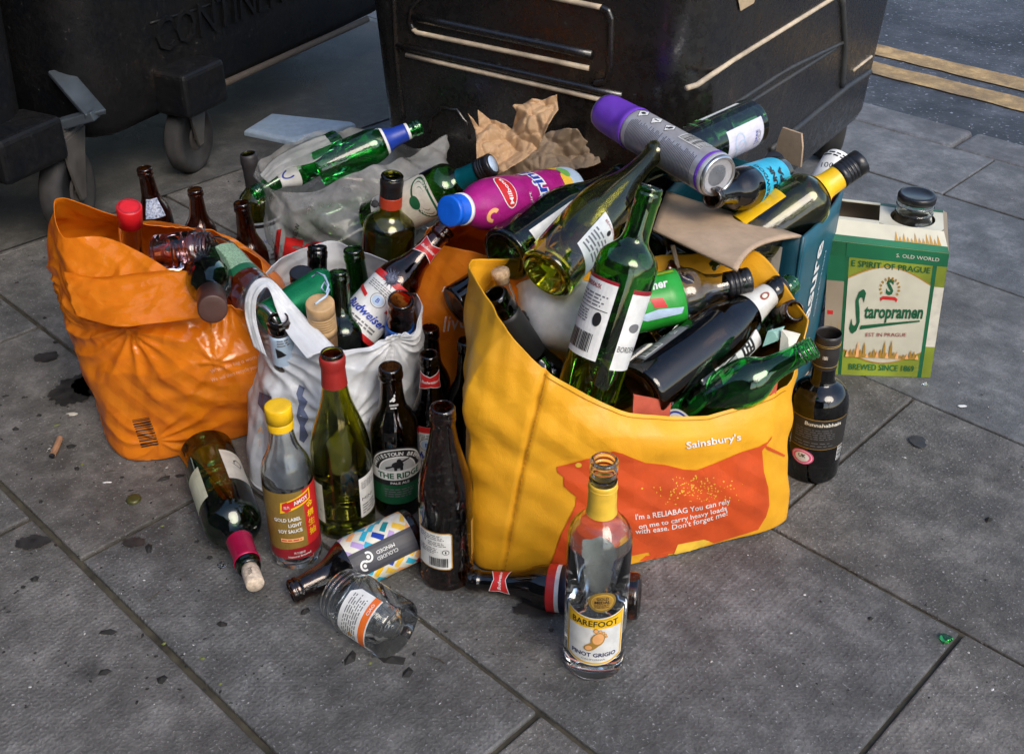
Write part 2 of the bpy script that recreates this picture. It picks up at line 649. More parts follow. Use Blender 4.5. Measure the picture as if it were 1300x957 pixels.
def paving_material(name, base, dark, speck, pattern=True, warm=0.0, fs=330, sp=.55):
    m, nt, b = new_mat(name)
    tc = nt.nodes.new('ShaderNodeTexCoord')
    mp = nt.nodes.new('ShaderNodeMapping')
    mp.inputs['Rotation'].default_value = (0, 0, -ANG)
    nt.links.new(tc.outputs['Object'], mp.inputs[0])
    vec = mp.outputs[0]
    big = n_noise(nt, 2.6, 5, 0.65, vec=vec, dist=0.4)
    mid = n_noise(nt, 13, 10, 0.8, vec=vec)
    fine = n_noise(nt, fs, 3, 0.6, vec=vec)
    r1 = n_ramp(nt, big.outputs[0], [(0.30, dark), (0.62, base)])
    r2 = n_ramp(nt, mid.outputs[0], [(0.30, (0.40, 0.39, 0.38)), (0.50, (0.92, 0.92, 0.92)), (0.70, (1.9, 1.9, 1.9))])
    mul = nt.nodes.new('ShaderNodeMix'); mul.data_type = 'RGBA'; mul.blend_type = 'MULTIPLY'; mul.inputs[0].default_value = 1
    nt.links.new(r1.outputs[0], mul.inputs[6]); nt.links.new(r2.outputs[0], mul.inputs[7])
    r3 = n_ramp(nt, fine.outputs[0], [(0.40, 0.0), (0.62, 0.0), (0.72, 1.0)])
    mx = nt.nodes.new('ShaderNodeMix'); mx.data_type = 'RGBA'
    sc = nt.nodes.new('ShaderNodeMath'); sc.operation = 'MULTIPLY'; sc.inputs[1].default_value = sp
    nt.links.new(r3.outputs[0], sc.inputs[0]); nt.links.new(sc.outputs[0], mx.inputs[0])
    nt.links.new(mul.outputs[2], mx.inputs[6]); mx.inputs[7].default_value = (*speck, 1)
    last = mx.outputs[2]
    # dark spots of old gum and spilt drink
    v = nt.nodes.new('ShaderNodeTexVoronoi'); v.inputs['Scale'].default_value = 3.1
    wob = nt.nodes.new('ShaderNodeVectorMath'); wob.operation = 'ADD'
    wn_ = n_noise(nt, 40, 3, 0.6, vec=vec)
    ws = nt.nodes.new('ShaderNodeVectorMath'); ws.operation = 'SCALE'; ws.inputs[3].default_value = 0.03
    nt.links.new(wn_.outputs['Color'], ws.inputs[0])
    nt.links.new(vec, wob.inputs[0]); nt.links.new(ws.outputs[0], wob.inputs[1])
    nt.links.new(wob.outputs[0], v.inputs['Vector'])
    rv = n_ramp(nt, v.outputs['Distance'], [(0.045, 0.40), (0.085, 1.0)])
    ml = nt.nodes.new('ShaderNodeMix'); ml.data_type = 'RGBA'; ml.blend_type = 'MULTIPLY'; ml.inputs[0].default_value = 1
    nt.links.new(last, ml.inputs[6]); nt.links.new(rv.outputs[0], ml.inputs[7])
    att = nt.nodes.new('ShaderNodeAttribute'); att.attribute_name = 'tint'
    mt = nt.nodes.new('ShaderNodeMix'); mt.data_type = 'RGBA'; mt.blend_type = 'MULTIPLY'; mt.inputs[0].default_value = 1 if pattern or name == 'smooth_paving' else 0
    nt.links.new(ml.outputs[2], mt.inputs[6]); nt.links.new(att.outputs['Color'], mt.inputs[7])
    nt.links.new(mt.outputs[2], b.inputs['Base Color'])
    rr = n_ramp(nt, mid.outputs[0], [(0.3, 0.55), (0.7, 0.85)])
    nt.links.new(rr.outputs[0], b.inputs['Roughness'])
    b.inputs['Specular IOR Level'].default_value = 0.4
    h = None
    add = nt.nodes.new('ShaderNodeMath'); add.operation = 'ADD'
    if pattern:
        sep = nt.nodes.new('ShaderNodeSeparateXYZ'); nt.links.new(vec, sep.inputs[0])
        ss = []
        for ax in (0, 1):
            k = nt.nodes.new('ShaderNodeMath'); k.operation = 'MULTIPLY'; k.inputs[1].default_value = 2 * math.pi / 0.0078
            nt.links.new(sep.outputs[ax], k.inputs[0])
            s = nt.nodes.new('ShaderNodeMath'); s.operation = 'SINE'; nt.links.new(k.outputs[0], s.inputs[0]); ss.append(s)
        mm = nt.nodes.new('ShaderNodeMath'); mm.operation = 'MAXIMUM'
        nt.links.new(ss[0].outputs[0], mm.inputs[0]); nt.links.new(ss[1].outputs[0], mm.inputs[1])
        # worn away in places
        wear = n_ramp(nt, big.outputs[0], [(0.38, 0.0), (0.62, 0.17)])
        pm = nt.nodes.new('ShaderNodeMath'); pm.operation = 'MULTIPLY'
        nt.links.new(mm.outputs[0], pm.inputs[0]); nt.links.new(wear.outputs[0], pm.inputs[1])
        nt.links.new(pm.outputs[0], add.inputs[0])
    f2 = nt.nodes.new('ShaderNodeMath'); f2.operation = 'MULTIPLY_ADD'; f2.inputs[1].default_value = 1.0
    nt.links.new(fine.outputs[0], f2.inputs[0]); nt.links.new(mid.outputs[0], f2.inputs[2])
    nt.links.new(f2.outputs[0], add.inputs[1])
    n_bump(nt, b, add.outputs[0], 0.85, 0.0024)
    return m


PAVE = paving_material('concrete_paving', (0.150, 0.144, 0.136), (0.072, 0.067, 0.061), (0.42, 0.41, 0.40), fs=250, sp=.75)
PAVE2 = paving_material('smooth_paving', (0.165, 0.171, 0.178), (0.105, 0.108, 0.110), (0.36, 0.36, 0.36), pattern=False)
KERB = paving_material('kerb_stone', (0.15, 0.155, 0.165), (0.09, 0.09, 0.095), (0.34, 0.34, 0.35), pattern=False)
ASPH = paving_material('asphalt', (0.062, 0.068, 0.080), (0.022, 0.024, 0.030), (0.34, 0.37, 0.42), pattern=False, fs=75, sp=.8)
ASPH2 = paving_material('old_asphalt', (0.095, 0.090, 0.084), (0.050, 0.048, 0.045), (0.20, 0.20, 0.20), pattern=False)
MOSS = flat('joint_dirt', (0.050, 0.043, 0.028), 0.95, var=0.6, scale=35, bump=0.8)


def P(a, b, z=0.0):
    return DA * a + DB * b + Vector((0, 0, z))


def sheet(name, quads, mat, label=None):
    bm = bmesh.new()
    for q in quads:
        bm.faces.new([bm.verts.new(p) for p in q])
    o = bm_obj(name, bm, mat)
    tag(o, label, None, None, 'structure')
    return o


sheet('ground', [[(-120, -120, -0.16), (120, -120, -0.16), (120, 120, -0.16), (-120, 120, -0.16)]], MOSS, 'dark earth bed under paving and road')

# paving slabs: rows run along DA
bm = bmesh.new()
bm2 = bmesh.new()
rows = [(-2.3, .62, .3), (-1.78, .62, .0), (-1.26, .62, .2), (-.74, .62, .35), (-.20, .62, .1), (.403, .62, None), (.655, .62, .29), (1.116, .60, .58), (1.551, .62, .22), (2.005, .62, .50), (2.337, .60, .915), (2.610, .6, 0)]
rr = random.Random(3)
lay1 = bm.loops.layers.float_color.new('tint'); lay2 = bm2.loops.layers.float_color.new('tint')
for i in range(len(rows) - 1):
    b0, pitch, ph = rows[i]
    b1 = rows[i + 1][0]
    ph = 1.208 if ph is None else ph
    k0 = int(math.floor((-4.5 - ph) / pitch))
    for k in range(k0, k0 + 26):
        a0 = ph + k * pitch; a1 = a0 + pitch
        if b0 < .2 and a0 > 4: continue
        g = 0.0022 + rr.random() * .0016
        if b0 < .5: g += .001
        c = P((a0 + a1) / 2, (b0 + b1) / 2, -0.02 + rr.uniform(-.0012, .0012))
        if (Vector((c.x, c.y)) - Vector((0, 2))).length > 9: continue
        rot = Matrix.Rotation(ANG + rr.uniform(-.002, .002), 3, 'Z') @ Matrix.Rotation(rr.uniform(-.002, .002), 3, 'X')
        tb_, tl_ = (bm, lay1) if b0 < 1.5 else (bm2, lay2)
        nf = len(tb_.faces)
        bm_box(tb_, c, (a1 - a0 - 2 * g, b1 - b0 - 2 * g, .04), rot, bevel=.0022, seg=2)
        tb_.faces.ensure_lookup_table()
        k_ = rr.uniform(.84, 1.14); wv_ = rr.uniform(-.03, .03)
        for f_ in tb_.faces[nf:]:
            for lp_ in f_.loops: lp_[tl_] = (k_ * (1 + wv_), k_, k_ * (1 - wv_), 1)
tag(bm_obj('pavement', bm, PAVE), 'grey concrete paving slabs with a fine dimpled surface', kind='structure')
tag(bm_obj('pavement', bm2, PAVE2), 'smoother blue-grey paving slabs beside the kerb', kind='structure')
sheet('pavement_bed', [[P(-9, -3.5, -.0055), P(9, -3.5, -.0055), P(9, 2.605, -.0055), P(-9, 2.605, -.0055)]], MOSS, 'mossy dirt in the joints between slabs')
bm = bmesh.new()
for k in range(-8, 9):
    a0 = .12 + k * .91
    bm_box(bm, P(a0 + .455, 2.685, -.075), (.902, .138, .15), Matrix.Rotation(ANG, 3, 'Z'), bevel=.012, seg=3)
tag(bm_obj('kerb', bm, KERB), 'grey kerb stones along the road edge', kind='structure')
ZR = -.055
sheet('road', [[P(-60, 2.74, ZR), P(60, 2.74, ZR), P(60, 60, ZR), P(-60, 60, ZR)]], ASPH, 'wet-looking dark asphalt road')
YL = paving_material('yellow_road_paint', (0.36, 0.235, 0.10), (0.13, 0.10, 0.07), (0.50, 0.40, 0.25), pattern=False)
YL.node_tree.nodes['Principled BSDF'].inputs['Roughness'].default_value = .8
for i, (ya, yb) in enumerate((((1110, 64), (1300, 106)), ((1107, 87), (1300, 136)))):
    pa = at(ya[0], ya[1], ZR); bmid = pa.dot(DB)
    vs = []
    w = .052
    rnd = random.Random(i + 5)
    bm = bmesh.new()
    prev = None
    for k in range(220):
        a = -6 + k * .06
        q = (bm.verts.new(P(a, bmid - w + rnd.uniform(-.004, .004), ZR + .004)), bm.verts.new(P(a, bmid + w + rnd.uniform(-.004, .004), ZR + .004)))
        if prev and rnd.random() > .02:
            bm.faces.new((prev[0], q[0], q[1], prev[1]))
        prev = q
    tag(bm_obj('road_marking', bm, YL), 'worn ochre-yellow painted no-parking line', kind='structure')
# dark tarmac bay under the bins, its edge crosses behind the bags
sheet('bin_bay', [[P(1.95, -4, .004), P(9, -4, .004), P(9, .64, .004), P(1.95, .64, .004)],
                  [P(2.16, .64, .004), P(9, .64, .004), P(9, 2.30, .004), P(2.16, 2.30, .004)]], ASPH2, 'dark worn tarmac where the bins stand')
# ------------------------------------------------------------------ the street behind the viewer, mirrored in the glass
STONE = flat('warm_sandstone', (.42, .32, .20), .8, var=.25, scale=2.5)
SLATE = flat('roof_slate', (.09, .09, .10), .6, var=.2, scale=4)
WINF = flat('painted_frame', (.6, .6, .58), .5)
WING = flat('window_glass', (.03, .035, .04), .08)
BARK = flat('bark', (.045, .036, .028), .9, var=.4, scale=12)
LEAVES = flat('winter_leaves', (.05, .055, .02), .8, var=.4, scale=8)
root = empty('tenement_building', (-7, -15.5, -.1))
tag(root, 'warm sandstone tenement across the street behind the viewer, seen only as reflections in the glass', 'building')
bm = bmesh.new(); bm_box(bm, (-7, -17.5, 3.4), (16, 4, 7)); bm_obj('wall', bm, STONE, root)
bm = bmesh.new()
vs = [bm.verts.new(p) for p in ((-15.2, -15.3, 6.9), (1.2, -15.3, 6.9), (1.2, -19.7, 6.9), (-15.2, -19.7, 6.9), (-15.2, -17.5, 8.6), (1.2, -17.5, 8.6))]
for q in ((0, 1, 5, 4), (2, 3, 4, 5), (1, 2, 5), (3, 0, 4), (3, 2, 1, 0)): bm.faces.new([vs[i] for i in q])
bm_obj('roof', bm, SLATE, root)
for j in range(2):
    for i in range(6):
        x = -13.6 + i * 2.6; z = 1.6 + j * 3.0
        bm = bmesh.new(); bm_box(bm, (x, -15.48, z), (1.15, .08, 1.8)); w_ = bm_obj('window', bm, WINF, root)
        bm = bmesh.new(); bm_box(bm, (x, -15.43, z), (.95, .02, 1.6)); bm_obj('pane', bm, WING, w_)


def street_tree(x, y, h, seed, label):
    rnd = random.Random(seed)
    e = empty('street_tree', (x, y, -.1)); tag(e, label, 'tree', 'street trees behind the viewer')
    bm = bmesh.new(); tips = []

    def grow(p, d, L, r, lv):
        q = p + d * L
        m_ = (p + q) / 2 + Vector((rnd.gauss(0, 1), rnd.gauss(0, 1), rnd.gauss(0, 1))) * L * .05
        tube(bm, [p, m_, q], [r, r * .85, r * .65], 6 if lv < 2 else 4)
        if lv >= 4:
            tips.append(q); return
        for k in range(3 if lv else 4):
            nd = (d * .75 + Vector((rnd.gauss(0, .6), rnd.gauss(0, .6), rnd.gauss(.15, .35)))).normalized()
            grow(q, nd, L * rnd.uniform(.6, .8), r * .6, lv + 1)
    grow(Vector((x, y, -.1)), Vector((0, 0, 1)), h * .33, h * .022, 0)
    bm_obj('trunk', bm, BARK, e)
    bm = bmesh.new()
    for t in tips:
        for k in range(5):
            c = t + Vector((rnd.gauss(0, .35), rnd.gauss(0, .35), rnd.gauss(0, .3)))
            a_ = Vector((rnd.gauss(0, 1), rnd.gauss(0, 1), rnd.gauss(0, 1))).normalized() * .12; b_ = a_.orthogonal()
            bm.faces.new([bm.verts.new(c + a_), bm.verts.new(c + b_), bm.verts.new(c - a_), bm.verts.new(c - b_)])
    bm_obj('crown', bm, LEAVES, e)


street_tree(4.5, -9.0, 8.5, 3, 'bare-branched street tree right of the tenement, behind the viewer')
street_tree(-2.0, -7.5, 6.5, 8, 'smaller street tree in front of the tenement, behind the viewer')

# unseen wall added out of frame to shade the left side
root = empty('shade_wall', P(3.5, -2.0)); tag(root, 'dark wall added out of frame to shade the left side of the scene', 'wall')
bm = bmesh.new(); rot = Matrix.Rotation(ANG, 3, 'Z')
bm_box(bm, P(3.5, -2.0, 1.2), (12, .3, 2.4), rot)
bm_obj('shade_wall_face', bm, flat('shade_wall_stone', (.10, .09, .08), .85, var=.4, scale=3), root)
bm = bmesh.new(); bm_box(bm, P(3.5, -2.0, 2.45), (12.1, .4, .1), rot, bevel=.02)
bm_obj('shade_wall_top', bm, STONE, root)
# ------------------------------------------------------------------ bins
def bin_mat(name, col, rough, rust=0.3):
    m, nt, b = new_mat(name)
    n = n_noise(nt, 5, 6, 0.7)
    n2 = n_noise(nt, 70, 4, 0.7)
    r = n_ramp(nt, n.outputs[0], [(0.40, col), (0.62, (col[0] * 1.5 + .004, col[1] * 1.4 + .002, col[2] * 1.2)), (0.75, (0.05, 0.032, 0.022))])
    sp = n_ramp(nt, n2.outputs[0], [(0.66, 0.0), (0.74, 0.5)])
    mx = nt.nodes.new('ShaderNodeMix'); mx.data_type = 'RGBA'
    nt.links.new(sp.outputs[0], mx.inputs[0]); nt.links.new(r.outputs[0], mx.inputs[6]); mx.inputs[7].default_value = (.12, .11, .10, 1)
    nt.links.new(mx.outputs[2], b.inputs['Base Color'])
    rr_ = n_ramp(nt, n2.outputs[0], [(0.3, max(.05, rough - .1)), (0.75, rough + .25)])
    nt.links.new(rr_.outputs[0], b.inputs['Roughness'])
    n_bump(nt, b, n.outputs[0], .25, .01)
    b.inputs['IOR'].default_value = 1.7 if rough < .3 else 1.35
    return m


BINM = bin_mat('bin_dark_plastic', (0.007, 0.007, 0.008), 0.22)
BINS = bin_mat('bin_slate_plastic', (0.030, 0.033, 0.038), 0.42)
BINB = bin_mat('bin_blue_black_plastic', (0.003, 0.004, 0.006), 0.5)
EDGE = flat('rib_highlight_tan', (0.50, 0.40, 0.28), 0.5, var=.3, scale=30)  # pale tan highlight along the embossed ribs, put into their colour
STEEL = flat('dirty_galvanised_steel', (0.11, 0.10, 0.09), 0.6, metal=0.35, var=.4, scale=14, bump=.3)
STEELB = flat('blue_grey_steel', (0.075, 0.092, 0.11), 0.5, metal=0.4, var=.35, scale=12)
RUBBER = flat('worn_rubber', (0.028, 0.027, 0.027), 0.8, var=.5, scale=20, bump=.3)
HUBM = flat('dirty_wheel_hub', (0.05, 0.045, 0.042), 0.7, var=.4, scale=20)


def rounded_loop(cx, cy_, hx, hy, r, n=7):
    pts = []
    for qx, qy, a0 in ((1, 1, 0), (-1, 1, 90), (-1, -1, 180), (1, -1, 270)):
        for k in range(n + 1):
            a = math.radians(a0 + 90 * k / n)
            pts.append((cx + qx * (hx - r) + r * math.cos(a), cy_ + qy * (hy - r) + r * math.sin(a)))
    return pts


class BinBody:
    def __init__(self, name, label, origin, ang, hx, hy, zb, zt, taper, mat, r=.07):
        """origin = centre on the ground; local x along the long side"""
        self.e = empty(name, origin)
        self.e.rotation_euler = (0, 0, ang)
        tag(self.e, label, 'wheelie bin')
        self.M = Matrix.Translation(Vector(origin)) @ Matrix.Rotation(ang, 4, 'Z')
        self.hx, self.hy, self.zb, self.zt, self.tp = hx, hy, zb, zt, taper
        V = []; Fc = []
        levels = [zb, zb + .012, zb + .03] + [zb + .03 + (zt - zb - .03) * k / 12 for k in range(1, 13)]
        m = None
        for i, z in enumerate(levels):
            s = self.shrink(z)
            ins = .018 if i == 0 else (.006 if i == 1 else 0)
            lp = rounded_loop(0, 0, hx - s - ins, hy - s - ins, max(r - s * .3, .03))
            m = len(lp)
            V += [(x, y, z) for x, y in lp]
        for i in range(len(levels) - 1):
            for k in range(m):
                a = i * m + k; b_ = i * m + (k + 1) % m
                Fc.append((a, b_, b_ + m, a + m))
        Fc.append(tuple(range(m))[::-1])
        Fc.append(tuple(range((len(levels) - 1) * m, len(levels) * m)))
        self.body = obj('body', V, Fc, mat, self.e, world_space=False)
        auto_smooth(self.body, 50)

    def shrink(self, z):
        return self.tp * (self.zt - z) / (self.zt - self.zb)

    def front(self, x, z, d=0.0):
        """point on the -y side"""
        return Vector((x, -(self.hy - self.shrink(z)) - d, z))

    def right(self, y, z, d=0.0):
        return Vector((self.hx - self.shrink(z) + d, y, z))

    def rib(self, pts, r, mat=None, name='rib', flatten=.6):
        bm = bmesh.new()
        tube(bm, pts, r, 8)
        o = bm_obj(name, bm, mat or EDGE, self.e, smooth=True, world_space=False)
        return o

    def local(self, Pw):
        return self.M.inverted() @ Pw


def castor(b, loc, R, w, turn, fork_mat=STEEL):
    """fork castor with a rubber wheel, loc = local point of wheel centre"""
    M = Matrix.Translation(Vector(loc)) @ Matrix.Rotation(turn, 4, 'Z')
    pts = [(R * .30, -w * .42), (R * .72, -w * .42), (R * .76, -w * .5), (R * .9, -w * .5), (R * .985, -w * .36), (R, -w * .12), (R, w * .12), (R * .985, w * .36), (R * .9, w * .5), (R * .76, w * .5), (R * .72, w * .42), (R * .30, w * .42), (R * .30, -w * .42)]
    V, Fc = lathe_mesh(pts, 40)
    rotx = Matrix.Rotation(math.radians(90), 4, 'X')
    wheel = obj('wheel', [M @ rotx @ Vector(v) for v in V], Fc, RUBBER, b.e, world_space=False)
    pts = [(0, -w * .36), (R * .2, -w * .44), (R * .32, -w * .5), (R * .4, -w * .34), (R * .74, -w * .34), (R * .74, w * .34), (R * .4, w * .34), (R * .32, w * .5), (R * .2, w * .44), (0, w * .36)]
    V, Fc = lathe_mesh(pts, 30)
    hub = obj('hub', [M @ rotx @ Vector(v) for v in V], Fc, HUBM, wheel, world_space=False)
    bm = bmesh.new()
    for s in (-1, 1):
        pr = [(-R * .42, R * 1.25), (R * .75, R * 1.25), (R * .5, R * .75), (R * .22, R * .1), (R * .1, -R * .2), (-R * .1, -R * .2), (-R * .2, R * .1), (-R * .35, R * .7)]
        vs = []
        for dy in (w * .58 * s, (w * .58 + .006) * s):
            vs.append([bm.verts.new((x, dy, z)) for x, z in pr])
        bm.faces.new(vs[0]); bm.faces.new(vs[1][::-1])
        n = len(pr)
        for k in range(n): bm.faces.new((vs[0][k], vs[1][k], vs[1][(k + 1) % n], vs[0][(k + 1) % n]))
    bm_box(bm, (R * .17, 0, R * 1.28), (R * 1.2, w * 1.3, .012), bevel=.003)
    bm_box(bm, (R * .17, 0, R * 1.38), (R * .6, w * .9, .03), bevel=.006)
    bmesh.ops.recalc_face_normals(bm, faces=bm.faces)
    bmesh.ops.transform(bm, matrix=M, verts=bm.verts)
    fork = bm_obj('fork', bm, fork_mat, b.e, world_space=False)
    bm = bmesh.new()
    tube(bm, [M @ Vector((0, -w * .7, 0)), M @ Vector((0, w * .7, 0))], .008, 10)
    bm_obj('axle', bm, fork_mat, fork, world_space=False)


# centre bin: front from its ribs, near corner at about x=872
zc = .42
c0 = at(517, 70, zc); c1 = at(872, 152, zc)
dirx = (c1 - c0); dirx.z = 0
flen = dirx.length
angc = math.atan2(dirx.y, dirx.x)
dx = dirx.normalized(); dy_ = Vector((-dx.y, dx.x, 0))
HX, HY = flen * .5 * 1.26, .50
corner = Vector((c1.x, c1.y, 0)) + dx * .02 - dy_ * 0.0
cen = corner - dx * HX + dy_ * HY
B1 = BinBody('wheelie_bin', 'large black four-wheeled bin with pale-edged ribs standing behind the bags', cen, angc, HX + .03, HY + .03, .125, 1.25, .055, BINM, r=.09)


def front_hit(x, y, B=None, d=0.0):
    B = B or B1
    # ray against the tapered front
    o = B.M.inverted() @ CAM; dd = (B.M.inverted().to_3x3() @ ray(x, y))
    k = B.tp / (B.zt - B.zb)
    # -y = hy - tp*(zt-z)/(zt-zb) -> y + hy - k*(zt - z) = 0
    t = -(o.y + B.hy - k * (B.zt - o.z)) / (dd.y + k * dd.z)
    p = o + dd * t
    return p + Vector((0, -d, 0))


def right_hit(x, y, B=None, d=0.0):
    B = B or B1
    o = B.M.inverted() @ CAM; dd = (B.M.inverted().to_3x3() @ ray(x, y))
    k = B.tp / (B.zt - B.zb)
    # x = hx - k*(zt - z)
    t = (B.hx - k * (B.zt - o.z) - o.x) / (dd.x - k * dd.z)
    return o + dd * t + Vector((d, 0, 0))


def rib_path(fn, pix, n=6):
    out = []
    for (xa, ya), (xb, yb) in zip(pix, pix[1:]):
        for k in range(n): out.append(fn(xa + (xb - xa) * k / n, ya + (yb - ya) * k / n))
    out.append(fn(*pix[-1]))
    return out


B1.rib(rib_path(front_hit, [(516, 70), (765, 127)]), .0048)
B1.rib(rib_path(front_hit, [(524, 37), (530, 42), (748, 87)]), .0048)
B1.rib(rib_path(front_hit, [(640, -20), (705, -2), (764, 10)]), .0048)
B1.rib(rib_path(front_hit, [(764, 10), (772, 14), (776, 24), (775, 90), (770, 103), (755, 106)]), .006, BINM, 'panel_edge')
B1.rib(rib_path(front_hit, [(524, 37), (521, 30), (523, 10), (540, -8)]), .006, BINM, 'panel_edge')
B1.rib(rib_path(front_hit, [(525, 22), (752, 70)]), .008, BINM, 'panel_edge')
B1.rib(rib_path(front_hit, [(500, -10), (503, 60), (507, 110), (512, 150)]), .005, BINM, 'panel_edge')
B1.rib(rib_path(front_hit, [(505, 58), (790, 122)]), .007, BINM, 'panel_edge')
# horseshoe moulding low on the front
B1.rib(rib_path(front_hit, [(545, 168), (548, 148), (562, 137), (580, 140), (592, 156), (596, 176)], 3), .0035, BINM, 'panel_edge')
B1.rib(rib_path(right_hit, [(872, 112), (885, 108), (930, 77), (1035, 12), (1080, -16)]), .0045)
B1.rib(rib_path(right_hit, [(905, 150), (1000, 88), (1075, 52)]), .004, BINS, 'panel_edge')
B1.rib(rib_path(right_hit, [(1083, 90), (1106, 72)]), .0035, EDGE)
B1.rib(rib_path(right_hit, [(978, 190), (1076, 110), (1104, 92)]), .007, BINS, 'panel_edge')
B1.rib(rib_path(right_hit, [(880, 175), (968, 120), (1060, 62)]), .004, BINS, 'panel_edge')
B1.rib(rib_path(right_hit, [(1068, -5), (1072, 60), (1068, 110)]), .008, BINS, 'panel_edge')
# sticker scrap at the top of the side
bm = bmesh.new()
q = [right_hit(x, y, d=.002) for x, y in ((934, -6), (958, -6), (955, 4), (938, 14))]
bm.faces.new([bm.verts.new(p) for p in q])
so = bm_obj('sticker', bm, flat('torn_sticker', (.45, .33, .2), .6), B1.e, world_space=False); add_mod(so, 'SOLIDIFY', thickness=.001)
# lower chassis and castors
wl = B1.local(at(1035, 205, 0)); wl.z = .10
castor(B1, wl + Vector((.0, .05, 0)), .10, .05, math.radians(-60))
wl2 = B1.local(at(905, 290, 0))
castor(B1, Vector((HX - .20, -.34, .10)), .10, .05, math.radians(10))
castor(B1, Vector((-HX + .2, -.34, .10)), .10, .05, math.radians(-30))
castor(B1, Vector((-HX + .2, .34, .10)), .10, .05, math.radians(20))
bm = bmesh.new()
bm_box(bm, (HX - .17, 0, .118), (.2, .84, .02), bevel=.004)
bm_box(bm, (-HX + .17, 0, .118), (.2, .84, .02), bevel=.004)
bm_obj('chassis', bm, STEEL, B1.e, world_space=False)

# left rear bin: right-hand end faces us, name moulded along the side
zb2 = .17
a0 = at(248, 128, zb2); a1 = at(466, 24, zb2)
d2 = (a1 - a0); d2.z = 0
ang2 = math.atan2(d2.y, d2.x)
dx2 = d2.normalized(); dy2 = Vector((-dx2.y, dx2.x, 0))
near = Vector((a0.x, a0.y, 0)) - dx2 * .30
cen2 = near + dx2 * .62 + dy2 * .46
B2 = BinBody('wheelie_bin', 'blue-black four-wheeled bin with moulded lettering, behind the clear plastic bag', cen2, ang2, .66, .49, .155, 1.25, .06, BINB, r=.10)
B2.tag = 1


def fh2(x, y, d=0.0): return front_hit(x, y, B2, d)


art = Art(.02)
art.text('CONTINENTAL', 0, 0, .078, BINB, width=.62, align='l')
pa = fh2(196, 46)
fnm = lambda u, v, h: Vector((pa.x + u, B2.front(pa.x + u, pa.z + v).y - h, pa.z + v))
lo = art.build('moulded_lettering', fnm, B2.e, base=.001, local=True)
add_mod(lo, 'SOLIDIFY', thickness=.012, offset=0)
B2.rib(rib_path(fh2, [(190, 30), (250, 12), (300, -6)], 4), .003, BINB, 'panel_edge')
B2.rib(rib_path(fh2, [(250, 122), (466, 25)], 8), .009, flat('muddy_edge', (.10, .075, .055), .8), 'lower_edge')
wc = B2.local(at(247, 216, 0)); wc.z = .084
castor(B2, wc, .084, .042, math.radians(12))
bm = bmesh.new()
blk = [fh2(x, y) for x, y in ((196, 92), (262, 76))]
mc = (blk[0] + blk[1]) / 2
bm_box(bm, (wc.x - .01, wc.y - .03, .213), (.14, .11, .10), bevel=.012, seg=3)
bm_obj('castor_mount', bm, BINB, B2.e, world_space=False)
castor(B2, Vector((wc.x + 1.0, wc.y, .105)), .105, .05, math.radians(10))
castor(B2, Vector((wc.x + 1.0, wc.y + .6, .105)), .105, .05, math.radians(-30))
castor(B2, Vector((wc.x, wc.y + .6, .105)), .105, .05, math.radians(0))

# far-left bin, cut by the picture edge
dx3 = dx2; ang3 = ang2
c3 = at(78, 196, .16)
near3 = Vector((c3.x, c3.y, 0))
cen3 = near3 - dx3 * .60 + dy2 * .40
B3 = BinBody('wheelie_bin', 'blue-black bin with a big front castor and a steel foot pedal, beside the orange carrier', cen3, ang3, .62, .45, .155, 1.25, .05, BINB, r=.12)


def fh3(x, y, d=0.0): return front_hit(x, y, B3, d)


cpts = []
cc = fh3(19, 112)
for k in range(13):
    a = 2 * math.pi * k / 12
    cpts.append(Vector((cc.x + .035 * math.cos(a), B3.front(0, cc.z + .035 * math.sin(a)).y, cc.z + .035 * math.sin(a))))
wc3 = B3.local(at(98, 292, 0)); wc3.z = .092
castor(B3, wc3, .092, .045, math.radians(22))
bm = bmesh.new()
bm_box(bm, (wc3.x - .10, wc3.y - .00, .225), (.16, .11, .09), bevel=.012, seg=3)
bm_obj('castor_mount', bm, BINB, B3.e, world_space=False)
castor(B3, Vector((wc3.x - 1.0, wc3.y, .115)), .115, .055, math.radians(10))
castor(B3, Vector((wc3.x - 1.0, wc3.y + .55, .115)), .115, .055, math.radians(10))
castor(B3, Vector((wc3.x, wc3.y + .55, .115)), .115, .055, math.radians(40))
# foot pedal: angled strap of folded steel
bm = bmesh.new()
pd = [along(74, 90, 2.30), along(122, 146, 2.24)]
pd2 = [along(76, 158, 2.26), along(122, 145, 2.24)]
for (qa, qb, w_, t_) in ((pd[0], pd[1], .045, .012), (pd2[0], pd2[1], .03, .02)):
    ax = (qb - qa); L_ = ax.length
    rot = ax.normalized().to_track_quat('X', 'Z').to_matrix()
    bm_box(bm, (qa + qb) / 2, (L_, w_, t_), rot, bevel=.003)
bmesh.ops.transform(bm, matrix=B3.M.inverted(), verts=bm.verts)
bm_obj('foot_pedal', bm, STEELB, B3.e, world_space=False)
# ------------------------------------------------------------------ bottles standing on the paving
def stand(px, py, L, lean=None):
    P0 = at(px, py, 0.0)
    return P0, P0 + Vector((0, 0, L))


